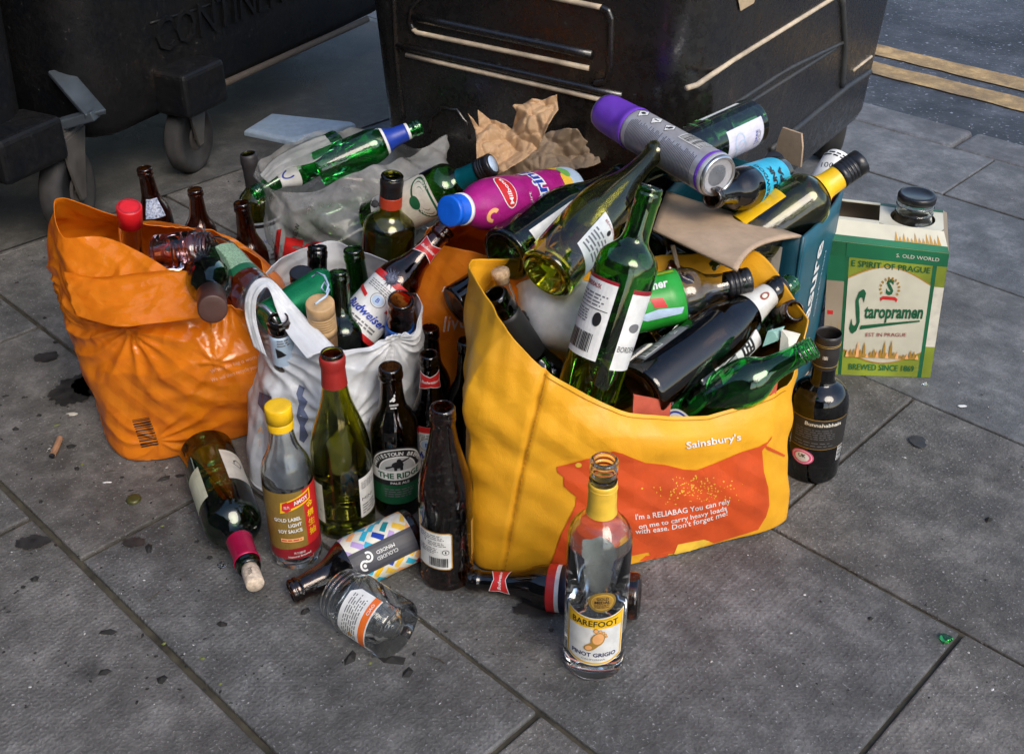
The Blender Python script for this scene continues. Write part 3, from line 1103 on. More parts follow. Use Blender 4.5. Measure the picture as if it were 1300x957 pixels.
def budweiser_art(full=True, w=.085, h=.075):
    a = Art(.005)
    a.rect(-w / 2, -h / 2, w / 2, h / 2, WHITE)
    a.rect(-w / 2, h / 2 - .010, w / 2, h / 2, RED)
    a.rect(-w / 2, -h / 2, w / 2, -h / 2 + .008, RED)
    a.lines(-w * .32, h * .20, w * .32, h * .33, 4, GREYP, 3)
    a.ell(0, h * .10, .0115, .0105, GREYP)
    a.ell(0, h * .10, .0105, .0095, WHITE)
    a.ell(0, h * .10, .0085, .0078, PALEB)
    a.text('B', 0, h * .10, .007, BLUE, bold=.02)
    a.poly([(-w * .46, h * .10), (-w * .18, h * .02), (-w * .18, h * .08), (-w * .46, h * .16)], RED)
    a.poly([(w * .46, h * .10), (w * .18, h * .02), (w * .18, h * .08), (w * .46, h * .16)], RED)
    a.text('Budweiser', 0, -h * .14, .0125, BLUE, width=w * .72, bold=.025, shear=.35)
    a.lines(-w * .3, -h * .36, w * .3, -h * .26, 2, GREYP, 8)
    return a


def neck_bow(b, zc, ang=0.0, word='Budweiser'):
    a = Art(.003)
    w, h = .036, .026
    k = 1
    pts = [(-w / 2, h / 2), (0, h * .28), (w / 2, h / 2), (w * .42, 0), (w / 2, -h / 2), (0, -h * .28), (-w / 2, -h / 2), (-w * .42, 0)]
    a.poly([(x * 1.08, y * 1.12) for x, y in pts], WHITE)
    a.poly(pts, RED)
    a.text(word, 0, 0, .0045, WHITE, width=w * .74, bold=.02, shear=.3)
    b.label(a, zc, ang, name='neck_label')


# --- Barefoot, front
P0, P1 = stand_up(753, 836, 768, 583)
b = Bottle('wine_bottle', 'clear wine bottle with yellow foil neck and footprint label, open, in front of the tote', 'wine bottle', P0, P1, .0372, 'bordeaux', G_CLEAR, thread=True, th=.0028, punt=.012)
b.sleeve('neck_foil', b.L * .765, b.L * .905, YELFOIL, .0010)
b.ring('foil_ring', [(b.r(b.L * .88) + .0009, b.L * .877), (b.r(b.L * .88) + .0018, b.L * .88), (b.r(b.L * .88) + .0009, b.L * .883)], YELFOIL)
a = Art(.004)
w = .076; t = .096; lo_ = .022
top = [(-w / 2 + w * i / 12, t - .004 + .006 * (abs(i - 6) / 6) ** 2) for i in range(13)]
bot = [(w / 2 - w * i / 12, lo_ + .008 * (abs(i - 6) / 6) ** 2.5) for i in range(13)]
a.poly(top + bot, WHITE)
sc_ = lambda P_, kx, ky, cy0: [(x * kx, cy0 + (y - cy0) * ky) for x, y in P_]
a.poly(sc_(top + bot, .965, .965, .059), YEL)
a.poly(sc_(top + bot, .90, .92, .059), GOLD)
inner = [(-.033, .0775), (.033, .0775)] + [(.033 - .066 * i / 12, .0265 + .007 * (abs(i - 6) / 6) ** 2.5) for i in range(13)]
a.poly(sc_(top + bot, .89, .905, .059), YEL)
a.poly(inner, WHITE)
a.text('BAREFOOT', 0, .0845, .0085, BLACK, width=.056, bold=.015)
a.text('PINOT GRIGIO', 0, .0385, .0058, flat('navy_ink', (.01, .015, .09), .5), width=.054, bold=.03, arc=0)
a.text('CALIFORNIA', 0, .0315, .0024, GREYP, width=.028)
# footprint
L0 = a.n
a.ell(.004, .062, .0078, .0100, GOLD, rot=-.35, layer=L0)
a.ell(-.006, .049, .0058, .0048, GOLD, rot=.5, layer=L0)
a.poly([(-.009, .053), (-.002, .058), (.006, .053), (-.001, .046)], GOLD, layer=L0)
a.ell(.0045, .063, .0062, .0082, PEACH, rot=-.35, layer=L0 + 1)
a.ell(-.006, .049, .0042, .0032, PEACH, rot=.5, layer=L0 + 1)
for i, (x, y, r) in enumerate(((.0015, .0748, .0030), (.0065, .0740, .0021), (.0100, .0715, .0019), (.0125, .0685, .0017), (.0138, .0655, .0015))):
    a.ell(x, y, r, r * 1.15, GOLD, layer=L0); a.ell(x, y, r * .7, r * .85, PEACH, layer=L0 + 1)
b.label(a, .006, 0, sv=1.10)
# the back label seen through the glass, and the medal
a = Art(.004)
pts = [(-.026, .098), (-.028, .128), (-.022, .135), (-.010, .141), (.0, .143), (.012, .140), (.026, .142), (.027, .130), (.024, .098)]
a.poly([(-.030, .022), (.030, .022), (.030, .098), (-.030, .098)], WHITE)
a.poly(pts, WHITE)
b.label(a, .008, math.pi, name='back_label', sv=1.1)
a = Art(.003)
a.ell(.007, .111, .0165, .0145, BROWNGOLD); a.ell(.007, .111, .0130, .0112, YELFOIL); a.ell(.007, .111, .0124, .0106, GOLD)
a.text('GOLD', .007, .1165, .0042, BLACK, width=.014, bold=.03)
a.text('MEDAL', .007, .1115, .0042, BLACK, width=.018, bold=.03)
a.lines(-.002, .1030, .016, .1085, 3, BLACK, 4)
b.label(a, .015, 0, name='medal_sticker', sv=1.06)

# --- soy sauce
P0, P1 = stand_up(378, 703, 353, 515)
b = Bottle('sauce_bottle', 'clear soy sauce bottle with a yellow cap and a gold and red label', 'sauce bottle', P0, P1, .0335, 'soy', G_CLEAR, th=.0022)
b.cap('cap', b.L * .915, b.L * 1.005, .0172, YEL, ridges=0)
b.cap('collar', b.L * .868, b.L * .912, .0166, YEL, close_bottom=False)
a = Art(.004)
w = .100
a.rect(-w / 2, .016, w / 2, .118, BROWNGOLD)
a.rect(.019, .016, w / 2, .118, RED)
L0 = a.n
a.poly([(-.048, .016), (.05, .016), (.05, .034), (.0, .033), (-.03, .029), (-.048, .024)], DRED)
a.poly([(-.012, .088), (.030, .100), (.030, .116), (-.010, .104)], YEL)
a.poly([(-.0075, .0925), (.028, .102), (.028, .113), (.0, .105), (-.0075, .100)], RED)
a.poly([(-.009, .093), (-.004, .090), (.002, .093), (.003, .100), (-.002, .106), (-.008, .103)], RED)
a.text('淘大', -.003, .0975, .0038, WHITE, width=.0075, rot=.1)
a.text('AMOY', .0155, .1045, .0058, WHITE, width=.020, bold=.035, rot=.22)
for i, s in enumerate(('GOLD LABEL', 'LIGHT', 'SOY SAUCE')):
    a.text(s, .013, .0795 - i * .0088, .0052, WHITE, width=(.034, .0165, .030)[i], align='r', bold=.03, rot=.04)
a.rect(-.015, .0445, .013, .0500, PEACH); a.lines(-.014, .0455, .012, .0492, 1, RED, 3)
for i, s in enumerate('金標生抽'):
    a.text(s, .0265, .094 - i * .0135, .0085, YEL, width=.0105, bold=.015)
a.text('Natural Brewed', .006, .0225, .0030, WHITE, width=.028, bold=.02, rot=.08)
a.text('天然釀造', .006, .0275, .0026, WHITE, width=.014)
b.label(a, .004, -.10, sv=1.10)

# --- burgundy bottle with the red neck
P0, P1 = stand_up(440, 662, 425, 447)
b = Bottle('wine_bottle', 'olive burgundy bottle with a dark red foil neck, open, against the white carrier', 'wine bottle', P0, P1, .0415, 'burgundy', G_OLIVE, punt=.02)
b.sleeve('neck_foil', b.L * .83, b.L * .985, flat('matt_red_foil', (.30, .018, .014), .45), .0008)
a = Art(.005)
a.rect(-.040, .028, .0, .095, CREAM); a.text('e', -.006, .05, .005, GREYP)
b.label(a, 0, -.75, name='label')
a = Art(.005)
a.rect(0, .035, .034, .102, WHITE); a.text('MINI', .012, .066, .0055, BLACK, width=.018)
a.lines(.003, .083, .030, .096, 4, GREYP, 4); a.lines(.003, .040, .03, .058, 4, GREYP, 5)
b.label(a, 0, .52, name='back_label')

# --- Harviestoun
P0, P1 = stand_up(506, 640, 497, 465)
b = Bottle('beer_bottle', 'brown half-litre ale bottle with an arched black, white and green label', 'beer bottle', P0, P1, .0345, 'ale', G_DKBROWN)
a = Art(.004)
w = .09
a.rect(-w / 2, .018, w / 2, .070, DGREEN)
a.ell(0, .070, .043, .040, BLACK, a0=0, a1=180)
a.ell(0, .070, .0405, .0375, WHITE, a0=0, a1=180, r0=.95)
a.ell(0, .070, .028, .026, WHITE, a0=0, a1=180)
a.ell(0, .070, .026, .024, flat('pale_grey_print', (.45, .46, .46), .5), a0=0, a1=180)
a.rect(-w / 2, .058, w / 2, .073, WHITE)
a.rect(-w / 2, .0500, w / 2, .0575, BLACK)
a.text('THE RIDGE', .002, .0655, .0088, DGREEN, width=.062, bold=.035)
a.text('PALE ALE', .002, .0537, .0036, WHITE, width=.026, bold=.02)
a.lines(-.02, .030, .024, .045, 4, GREYP, 3)
# little piper figure
L0 = a.n
a.ell(.0, .083, .008, .0055, BLACK, layer=L0); a.ell(.002, .0895, .0032, .0032, BLACK, layer=L0)
a.poly([(-.016, .076), (-.006, .080), (-.005, .083), (-.017, .079)], BLACK, layer=L0); a.poly([(.005, .086), (.017, .090), (.017, .092), (.004, .089)], BLACK, layer=L0)
a.rect(-.005, .074, -.001, .080, BLACK, L0); a.rect(.003, .074, .007, .080, BLACK, L0)
s_ = 'HARVIESTOUN BREWERY'
for i, ch in enumerate(s_):
    an = math.radians(168 - i * 156 / (len(s_) - 1))
    if ch != ' ': a.text(ch, .0345 * math.cos(an), .070 + .0322 * math.sin(an), .0055, WHITE, bold=.03, rot=an - math.pi / 2)
b.label(a, .010, .06, sv=1.08)
a = Art(.003)
a.text('HARVIESTOUN', 0, .187, .0030, WHITE, width=.021, bold=.03); a.lines(-.008, .181, .008, .1845, 1, WHITE, 5)
L0 = a.n
a.ell(0, .196, .0045, .0035, WHITE, layer=L0); a.ell(.003, .2015, .0022, .0022, WHITE, layer=L0); a.poly([(-.009, .192), (-.003, .194), (-.002, .197), (-.009, .195)], WHITE, layer=L0)
b.label(a, 0, .10, name='neck_print')

# --- brown bottle with back label
P0, P1 = stand_up(568, 728, 565, 516)
b = Bottle('beer_bottle', 'tall brown beer bottle showing a white barcode back label, beside the tote', 'beer bottle', P0, P1, .0352, 'tapered', G_AMBERBLK)
a = Art(.004)
pts = [(-.036, .055), (-.033, .052), (.006, .040), (.010, .043), (.012, .094), (.009, .098), (-.034, .110), (-.037, .107)]
pts = [(-.037, .040), (.007, .040), (.010, .043), (.010, .099), (.007, .102), (-.037, .102)]
a.poly(pts, GOLD)
a.poly([(-.0365, .0415), (.0060, .0415), (.0085, .044), (.0085, .098), (.006, .1005), (-.0365, .1005)], WHITE)
a.text('Y', -.024, .086, .004, BLACK, bold=.04)
a.lines(-.033, .089, .004, .098, 3, GREYP, 2); a.lines(-.020, .079, .004, .087, 3, GREYP, 6); a.lines(-.033, .066, -.006, .077, 4, GREYP, 7)
a.barcode(-.020, .044, .006, .062, BLACK, seed=4)
a.ell(.002, .071, .0042, .0042, BLACK); a.ell(.002, .071, .0034, .0034, WHITE); a.rect(.0012, .069, .0028, .073, BLACK)
b.label(a, 0, -.10, name='back_label')
a = Art(.005); a.rect(.0, .046, .012, .104, GOLD)
b.label(a, 0, 1.12)

# --- Budweiser standing behind
P0, P1 = stand_up(549, 612, 549, 449)
b = Bottle('beer_bottle', 'brown lager bottle with a red bow neck label, standing behind the ale bottle', 'beer bottle', P0, P1, .0305, 'longneck', G_DKBROWN)
neck_bow(b, .188, .05)
b.label(budweiser_art(), .085, -.2)
P0, P1 = stand_up(548, 560, 551, 416)
b = Bottle('beer_bottle', 'dark brown bottle neck behind the red-bowed lager bottle', 'beer bottle', P0, P1, .0305, 'longneck', G_DKBROWN)
P0, P1 = stand_up(596, 585, 593, 432)
b = Bottle('beer_bottle', 'dark brown bottle half hidden behind the left edge of the tote', 'beer bottle', P0, P1, .0305, 'longneck', G_DKBROWN)

# --- whisky
P0, P1 = stand_up(1028, 594, 1043, 441)
b = Bottle('whisky_bottle', 'squat black whisky bottle with gold-framed label and pink round sticker, right of the tote', 'whisky bottle', P0, P1, .0405, 'whisky', G_BLACK)
b.sleeve('neck_foil', .186, .240, flat('charcoal_foil', (.022, .019, .018), .42), .0008)
for z in (.192, .224, .2265): b.ring('foil_ring', [(b.r(z) + .0008, z - .0005), (b.r(z) + .0016, z), (b.r(z) + .0008, z + .0005)], BROWNGOLD)
a = Art(.003)
a.text('1881', .001, .209, .0058, CREAM, width=.013, bold=.02); a.lines(-.005, .2150, .006, .2170, 1, CREAM, 2); a.lines(-.004, .2010, .006, .2030, 1, GREYP, 3)
b.label(a, 0, -.03, name='neck_print')
a = Art(.004)
a.rect(-.033, .066, .046, .118, GOLD); a.rect(-.0322, .0668, .046, .1172, flat('label_black', (.020, .018, .016), .5))
a.text('Bunnahabhain', .010, .1100, .0062, CREAM, width=.048, bold=.02)
a.lines(-.026, .083, .030, .102, 5, GREYP, 9, fill=.2); a.lines(-.026, .070, .030, .080, 2, GREYP, 19, fill=.2)
b.label(a, 0, .0)
a = Art(.003)
a.ell(-.012, .049, .0155, .0130, PINK); a.ell(-.012, .049, .0135, .0112, WHITE); a.ell(-.012, .049, .0125, .0104, PINK); a.ell(-.012, .049, .0095, .0080, WHITE)
a.text('UK', -.012, .0515, .0060, BLACK, width=.010, bold=.03)
a.text('DUTY PAID', -.012, .0450, .0022, WHITE, width=.013)
b.label(a, 0, .0, name='round_sticker')
a = Art(.003)
a.rect(.036, .040, .047, .066, WHITE); a.barcode(.036, .040, .047, .066, seed=8, horiz=True)
b.label(a, 0, 0, name='barcode_sticker')

# ------------------------------------------------------------------ bottles lying on the paving
Pb = at(262, 572, .038); Pt = at(317, 722, .036)
b = Bottle('wine_bottle', 'dark green wine bottle lying with a crimson foil neck and a cork in it', 'wine bottle', Pb, Pt, .0395, 'bordeaux', G_DKGREEN, punt=.02)
Lb = b.L
b.sleeve('neck_foil', Lb * .785, Lb * .955, CRIM, .0009)
b.ring('cork', [(0, Lb - .012), (.0105, Lb - .012), (.0108, Lb + .002), (.0118, Lb + .004), (.0118, Lb + .030), (.0112, Lb + .0315), (0, Lb + .0318)], flat('printed_cork', (.62, .50, .38), .8, var=.3, scale=200, bump=.4))
a = Art(.003); a.text('MIS', 0, 0, .005, BLACK, width=.012, rot=1.4)
cz = Lb + .016
a.build('cork_print', lambda u, v, h: Vector(((.0118 + h) * math.cos(u / .0118), (.0118 + h) * math.sin(u / .0118), cz + v)), b.e, local=True)
a = Art(.005); a.rect(-.03, .055, .018, .125, CREAM); a.text('Cl', -.002, .085, .014, BLACK, rot=1.2, shear=.3)
b.label(a, 0, -.95)
a = Art(.005); a.rect(-.008, .075, .022, .145, flat('aged_label', (.50, .50, .36), .5))
b.label(a, 0, .72, name='back_label')

Pb = at(528, 676, .037); Pt = at(369, 752, .017)
b = Bottle('beer_bottle', 'brown bottle lying with a bright zigzag-patterned label', 'beer bottle', Pb, Pt, .0360, 'longneck', G_AMBERBLK)
ink = flat('anthracite_print', (.04, .04, .05), .5)
a = Art(.005)
Lh = .012, .102
a.rect(-.085, Lh[0], .085, Lh[1], flat('off_white_label', (.70, .68, .58), .5))
palette = [YEL, LBLUE, PEACH, WHITE, LILAC, TEALP, MAG, RED, YELFOIL, LBLUE, PEACH, BLUE]
rnd = random.Random(8)
L0 = a.n
d = .0165
for i in range(-7, 8):
    for j in range(0, 8):
        if rnd.random() < .04: continue
        cx_ = i * d + (d / 2 if j % 2 else 0); cyy = Lh[0] + j * d * .9
        s1 = rnd.choice((0, 1))
        m = rnd.choice(palette)
        if s1: q = [(cx_ - d * .55, cyy - d * .25), (cx_ + d * .15, cyy + d * .45), (cx_ + d * .5, cyy + d * .12), (cx_ - d * .2, cyy - d * .58)]
        else: q = [(cx_ - d * .5, cyy + d * .2), (cx_ + d * .2, cyy - d * .5), (cx_ + d * .52, cyy - d * .2), (cx_ - d * .18, cyy + d * .52)]
        q = [(max(-.085, min(.085, x)), max(Lh[0], min(Lh[1], y))) for x, y in q]
        a.poly(q, m, L0 + (j % 2))
a.rect(.004, Lh[0], .034, Lh[1], ink, L0 + 3)
a.ell(.015, .087, .0065, .0065, WHITE, L0 + 4, r0=.62, a0=-60, a1=200); a.ell(.023, .079, .0065, .0065, WHITE, L0 + 4, r0=.62, a0=120, a1=380)
a.ell(.015, .087, .0022, .0022, WHITE, L0 + 4); a.ell(.023, .079, .0022, .0022, WHITE, L0 + 4)
a.text('CLOUDED', .016, .054, .0044, WHITE, width=.030, rot=math.pi / 2, layer=L0 + 4)
a.text('MINDED', .023, .054, .0044, WHITE, width=.026, rot=math.pi / 2, layer=L0 + 4)
b.label(a, 0, -.75)

Pb = at(812, 757, .030); Pt = at(594, 735, .016)
b = Bottle('beer_bottle', 'brown lager bottle with red bow neck label, lying along the foot of the tote', 'beer bottle', Pb, Pt, .0300, 'longneck', G_DKBROWN)
neck_bow(b, b.L * .80, .25)
b.sleeve('label', b.L * .06, b.L * .52, WHITE, .0004)
b.sleeve('label_band', b.L * .47, b.L * .52, RED, .0008)
b.sleeve('label_foot', b.L * .06, b.L * .445, flat('blue_black_print', (.01, .012, .03), .4), .0008)

# glass jar on its side
Pb = at(506, 801, .034); Pt = at(430, 752, .0345)
b = Bottle('glass_jar', 'empty clear glass jar lying on its side with a white and orange sticker', 'jar', Pb, Pt, .0385, 'jar', G_CLEAR, th=.0026, part='glass_body')
a = Art(.004)
a.poly([(-.030, .020), (.030, .020), (.030, .056), (.022, .066), (-.020, .066), (-.030, .058)], WHITE)
a.rect(-.030, .022, .030, .032, ORANGEP)
a.text('CIAO', .016, .027, .004, WHITE, bold=.02)
a.lines(-.026, .036, .026, .060, 7, GREYP, 4)
a.ell(-.021, .045, .003, .003, GOLD)
b.label(a, 0, -.40)
# ------------------------------------------------------------------ bags
def film(name, col, trans=0.35, rough=0.28, clear=0.0, bump=.35, bscale=30, spec=.6, tcol=None):
    m, nt, b = new_mat(name)
    out = nt.nodes['Material Output']
    n = n_noise(nt, 9, 4, .6)
    r = n_ramp(nt, n.outputs[0], [(.3, [c * .86 for c in col]), (.7, [min(1, c * 1.08) for c in col])])
    nt.links.new(r.outputs[0], b.inputs['Base Color'])
    b.inputs['Roughness'].default_value = rough
    b.inputs['Specular IOR Level'].default_value = spec
    v = nt.nodes.new('ShaderNodeTexVoronoi'); v.feature = 'DISTANCE_TO_EDGE'; v.inputs['Scale'].default_value = bscale
    tc = nt.nodes.new('ShaderNodeTexCoord')
    w = n_noise(nt, 16, 3, .6)
    ad = nt.nodes.new('ShaderNodeVectorMath'); ad.operation = 'ADD'
    sc = nt.nodes.new('ShaderNodeVectorMath'); sc.operation = 'SCALE'; sc.inputs[3].default_value = .06
    nt.links.new(w.outputs['Color'], sc.inputs[0]); nt.links.new(tc.outputs['Object'], ad.inputs[0]); nt.links.new(sc.outputs[0], ad.inputs[1])
    nt.links.new(ad.outputs[0], v.inputs['Vector'])
    rr_ = n_ramp(nt, v.outputs[0], [(0, 0.0), (.25, 1.0)])
    fine = n_noise(nt, 70, 4, .6)
    a2 = nt.nodes.new('ShaderNodeMath'); a2.operation = 'MULTIPLY_ADD'; a2.inputs[1].default_value = .08
    vs_ = nt.nodes.new('ShaderNodeMath'); vs_.operation = 'MULTIPLY'; vs_.inputs[1].default_value = .12
    nt.links.new(rr_.outputs[0], vs_.inputs[0])
    nt.links.new(fine.outputs[0], a2.inputs[0]); nt.links.new(vs_.outputs[0], a2.inputs[2])
    # straight creases at several angles
    rnd_ = random.Random(7); prev_ = a2.outputs[0]
    wq = nt.nodes.new('ShaderNodeVectorMath'); wq.operation = 'SCALE'; wq.inputs[3].default_value = .012
    wm = n_noise(nt, 11, 2, .5)
    nt.links.new(wm.outputs['Color'], wq.inputs[0])
    wa = nt.nodes.new('ShaderNodeVectorMath'); wa.operation = 'ADD'
    nt.links.new(tc.outputs['Object'], wa.inputs[0]); nt.links.new(wq.outputs[0], wa.inputs[1])
    for k_ in range(6):
        dt = nt.nodes.new('ShaderNodeVectorMath'); dt.operation = 'DOT_PRODUCT'
        dv = Vector((rnd_.gauss(0, 1), rnd_.gauss(0, 1), rnd_.gauss(0, 1))).normalized() * (9 + 9 * k_)
        dt.inputs[1].default_value = dv
        nt.links.new(wa.outputs[0], dt.inputs[0])
        pp = nt.nodes.new('ShaderNodeMath'); pp.operation = 'PINGPONG'; pp.inputs[1].default_value = .5
        nt.links.new(dt.outputs['Value'], pp.inputs[0])
        mk = n_noise(nt, 9 + 3 * k_, 2, .5)
        mr_ = n_ramp(nt, mk.outputs[0], [(.40, 0.0), (.62, 1.0)])
        ml_ = nt.nodes.new('ShaderNodeMath'); ml_.operation = 'MULTIPLY'
        nt.links.new(pp.outputs[0], ml_.inputs[0]); nt.links.new(mr_.outputs[0], ml_.inputs[1])
        ma = nt.nodes.new('ShaderNodeMath'); ma.operation = 'MULTIPLY_ADD'; ma.inputs[1].default_value = 4.5 / (1 + .5 * k_)
        nt.links.new(ml_.outputs[0], ma.inputs[0]); nt.links.new(prev_, ma.inputs[2]); prev_ = ma.outputs[0]
    bp = n_bump(nt, b, prev_, bump, .004)
    tr = nt.nodes.new('ShaderNodeBsdfTranslucent'); tr.inputs[0].default_value = (*(tcol or col), 1)
    nt.links.new(bp.outputs[0], tr.inputs['Normal'])
    mx = nt.nodes.new('ShaderNodeMixShader'); mx.inputs[0].default_value = trans
    nt.links.new(b.outputs[0], mx.inputs[1]); nt.links.new(tr.outputs[0], mx.inputs[2])
    last = mx.outputs[0]
    if clear:
        tp = nt.nodes.new('ShaderNodeBsdfTransparent'); tp.inputs[0].default_value = (.93, .93, .92, 1)
        m2 = nt.nodes.new('ShaderNodeMixShader')
        n3 = n_noise(nt, 14, 5, .65)
        r3 = n_ramp(nt, n3.outputs[0], [(.35, min(1, clear + .12)), (.7, max(0, clear - .25))])
        nt.links.new(r3.outputs[0], m2.inputs[0])
        nt.links.new(last, m2.inputs[1]); nt.links.new(tp.outputs[0], m2.inputs[2])
        last = m2.outputs[0]
    nt.links.new(last, out.inputs[0])
    return m


ORANGE_F = film('orange_film', (.97, .31, .014), .42, .16, spec=1.0, bump=.42, bscale=17, tcol=(1.0, .38, .03))
ORANGE_D = film('orange_film_dull', (.90, .30, .02), .45, .3, tcol=(1.0, .38, .04))
WHITE_F = film('white_film', (.80, .82, .85), .32, .30, clear=.0, bump=.35)
CLEAR_F = film('clear_film', (.62, .62, .61), .35, .16, clear=.58, bump=.5)
m, nt, b = new_mat('yellow_tote_fabric')
n = n_noise(nt, 12, 4, .6)
r = n_ramp(nt, n.outputs[0], [(.3, (.74, .335, .012)), (.7, (.84, .41, .02))]); nt.links.new(r.outputs[0], b.inputs['Base Color'])
b.inputs['Roughness'].default_value = .42; b.inputs['Specular IOR Level'].default_value = .45
w = nt.nodes.new('ShaderNodeTexNoise'); w.inputs['Scale'].default_value = 26; w.inputs['Detail'].default_value = 5; w.inputs['Distortion'].default_value = .8
w2 = nt.nodes.new('ShaderNodeTexVoronoi'); w2.inputs['Scale'].default_value = 900
tc = nt.nodes.new('ShaderNodeTexCoord'); nt.links.new(tc.outputs['Object'], w.inputs['Vector']); nt.links.new(tc.outputs['Object'], w2.inputs['Vector'])
ad = nt.nodes.new('ShaderNodeMath'); ad.operation = 'MULTIPLY_ADD'; ad.inputs[1].default_value = .12
nt.links.new(w2.outputs[0], ad.inputs[0]); nt.links.new(w.outputs[0], ad.inputs[2])
n_bump(nt, b, ad.outputs[0], .42, .0035)
YTOTE = m
STITCH = flat('tote_stitching', (.50, .24, .01), .8)


def cr(p0, p1, p2, p3, t):
    return ((p1 * 2) + (p2 - p0) * t + (p0 * 2 - p1 * 5 + p2 * 4 - p3) * t * t + (p1 * 3 - p0 - p2 * 3 + p3) * t * t * t) * .5


def crumple(p, f=9.0, amp=.01, st=(1, 1, 1), seed=0.0, sharp=.45):
    q = Vector((p.x * st[0] * f + seed, p.y * st[1] * f + seed * .7, p.z * st[2] * f - seed))
    wv = noise.noise_vector(q * .8) * .35
    d, _ = noise.voronoi(q + wv)
    return amp * (min(d[1] - d[0], sharp) / sharp - .5)


def folds(p, f=5.0, amp=.012, seed=0, n=6, warp=.012):
    """crisp straight creases between nearly flat facets"""
    rnd = random.Random(seed)
    w = noise.noise_vector(p * 6 + Vector((seed, 0, 0))) * warp
    a = 0.0
    for k in range(n):
        d = Vector((rnd.gauss(0, 1), rnd.gauss(0, 1), rnd.gauss(0, .9))).normalized()
        fk = f * (1 + k * .45)
        t = (p + w).dot(d) * fk + rnd.random() * 7
        m = max(0.0, min(1.0, noise.noise(p * 4.5 + Vector((k * 3.3, seed * 1.7, 0))) * 2.4 + .45))
        a += m * (abs((t % 1.0) - .5) * 2 - .5) * (f / fk)
    return a * amp


def star(p, C, n, amp, reach, seed=0.0):
    """creases that fan out from a point where the film is pulled"""
    d = p - C; r = d.length
    if r > reach * 4: return 0.0
    an = math.atan2(d.z, d.x * .85 + d.y * .5)
    t = an / (2 * math.pi) * n + noise.noise(p * 9 + Vector((seed, 0, 0))) * 1.1 + seed
    q = abs((t % 1.0) - .5) * 2
    return amp * ((1 - q) ** 1.6 - .4) * min(1, r / .03) * math.exp(-r / reach)


class Bag:
    def __init__(self, name, label, cat, loops, mat, nseg=10, nv=44, disp=None, part='bag_body', thick=.0012, closed=True, bottom=True, group=None, root=None, lin=0.0):
        self.e = root or empty(name, sum(loops[0], Vector()) / len(loops[0]))
        if not root: tag(self.e, label, cat, group)
        K = len(loops[0]); self.K = K
        N = K * nseg if closed else (K - 1) * nseg + 1
        self.N = N; self.nv = nv
        fine = []
        for lp in loops:
            row = []
            for i in range(N):
                s = i / nseg; k = int(s); t = s - k
                if closed: a = [lp[(k + d) % K] for d in (-1, 0, 1, 2)]
                else:
                    if k >= K - 1: k, t = K - 2, 1.0
                    a = [lp[max(0, min(K - 1, k + d))] for d in (-1, 0, 1, 2)]
                row.append(cr(*a, t).lerp(a[1].lerp(a[2], t), lin))
            fine.append(row)
        J = len(loops)
        G = []
        for j in range(nv + 1):
            s = j / nv * (J - 1); k = min(int(s), J - 2); t = s - k
            row = []
            for i in range(N):
                a = [fine[max(0, min(J - 1, k + d))][i] for d in (-1, 0, 1, 2)]
                row.append(cr(*a, t))
            G.append(row)
        if disp:
            Nn = []
            for j in range(nv + 1):
                row = []
                for i in range(N):
                    if closed: du = G[j][(i + 1) % N] - G[j][i - 1]
                    else: du = G[j][min(i + 1, N - 1)] - G[j][max(i - 1, 0)]
                    dv = G[min(j + 1, nv)][i] - G[max(j - 1, 0)][i]
                    nn = du.cross(dv)
                    row.append(nn.normalized() if nn.length > 1e-9 else Vector((0, 0, 1)))
                Nn.append(row)
            for j in range(nv + 1):
                for i in range(N):
                    G[j][i] = G[j][i] + Nn[j][i] * disp(i / N, j / nv, G[j][i])
        for j in range(nv + 1):
            for i in range(N):
                if G[j][i].z < .003: G[j][i].z = .003 + .001 * (j > 0)
        self.G = G
        V = [p for row in G for p in row]
        Fc = []
        M = N if closed else N - 1
        for j in range(nv):
            for i in range(M):
                a = j * N + i; b_ = j * N + (i + 1) % N
                Fc.append((a, b_, b_ + N, a + N))
        if bottom and closed:
            V.append(sum(G[0], Vector()) / N); c = len(V) - 1
            for i in range(N): Fc.append(((i + 1) % N, i, c))
        self.bvh = BVHTree.FromPolygons(V, Fc)
        self.body = obj(part, V, Fc, mat, self.e)
        if thick: add_mod(self.body, 'SOLIDIFY', thickness=thick, offset=-1)

    def pix(self):
        """artwork map in photo bearings: u = x, v = -y, laid on the surface itself"""
        last = [None]

        def f(u, v, h):
            d = ray(u, -v).normalized()
            loc, nn, idx, dist = self.bvh.ray_cast(CAM, d)
            if loc is None:
                return (last[0] or CAM + d * 1.4).copy()
            if nn.dot(d) > 0: nn = -nn
            last[0] = loc + nn * (h + .0006)
            return last[0].copy()
        return f


def ribbon(name, A, B, mat, parent, n=8, thick=.0010, wav=.002):
    """lofted strip between two 3-D polylines"""
    V = []; Fc = []
    K = len(A); m = (K - 1) * n + 1
    W = 8
    for i in range(m):
        s = i / n; k = min(int(s), K - 2); t = s - k
        pa = cr(*[A[max(0, min(K - 1, k + d))] for d in (-1, 0, 1, 2)], t)
        pb = cr(*[B[max(0, min(K - 1, k + d))] for d in (-1, 0, 1, 2)], t)
        for j in range(W + 1):
            p = pa.lerp(pb, j / W)
            nz = noise.noise(p * 30 + Vector((j * .6, 0, 0))) * wav + math.sin(j * 2.4) * wav * .7
            V.append(p + Vector((0, -.6, .8)) * nz)
    for i in range(m - 1):
        for j in range(W):
            a = i * (W + 1) + j
            Fc.append((a, a + 1, a + W + 2, a + W + 1))
    o = obj(name, V, Fc, mat, parent)
    if thick: add_mod(o, 'SOLIDIFY', thickness=thick, offset=0)
    return o


# ---- yellow tote
ga, gb = at(637, 726), at(995, 661)
tf = (gb - ga).normalized(); tb = Vector((-tf.y, tf.x, 0))


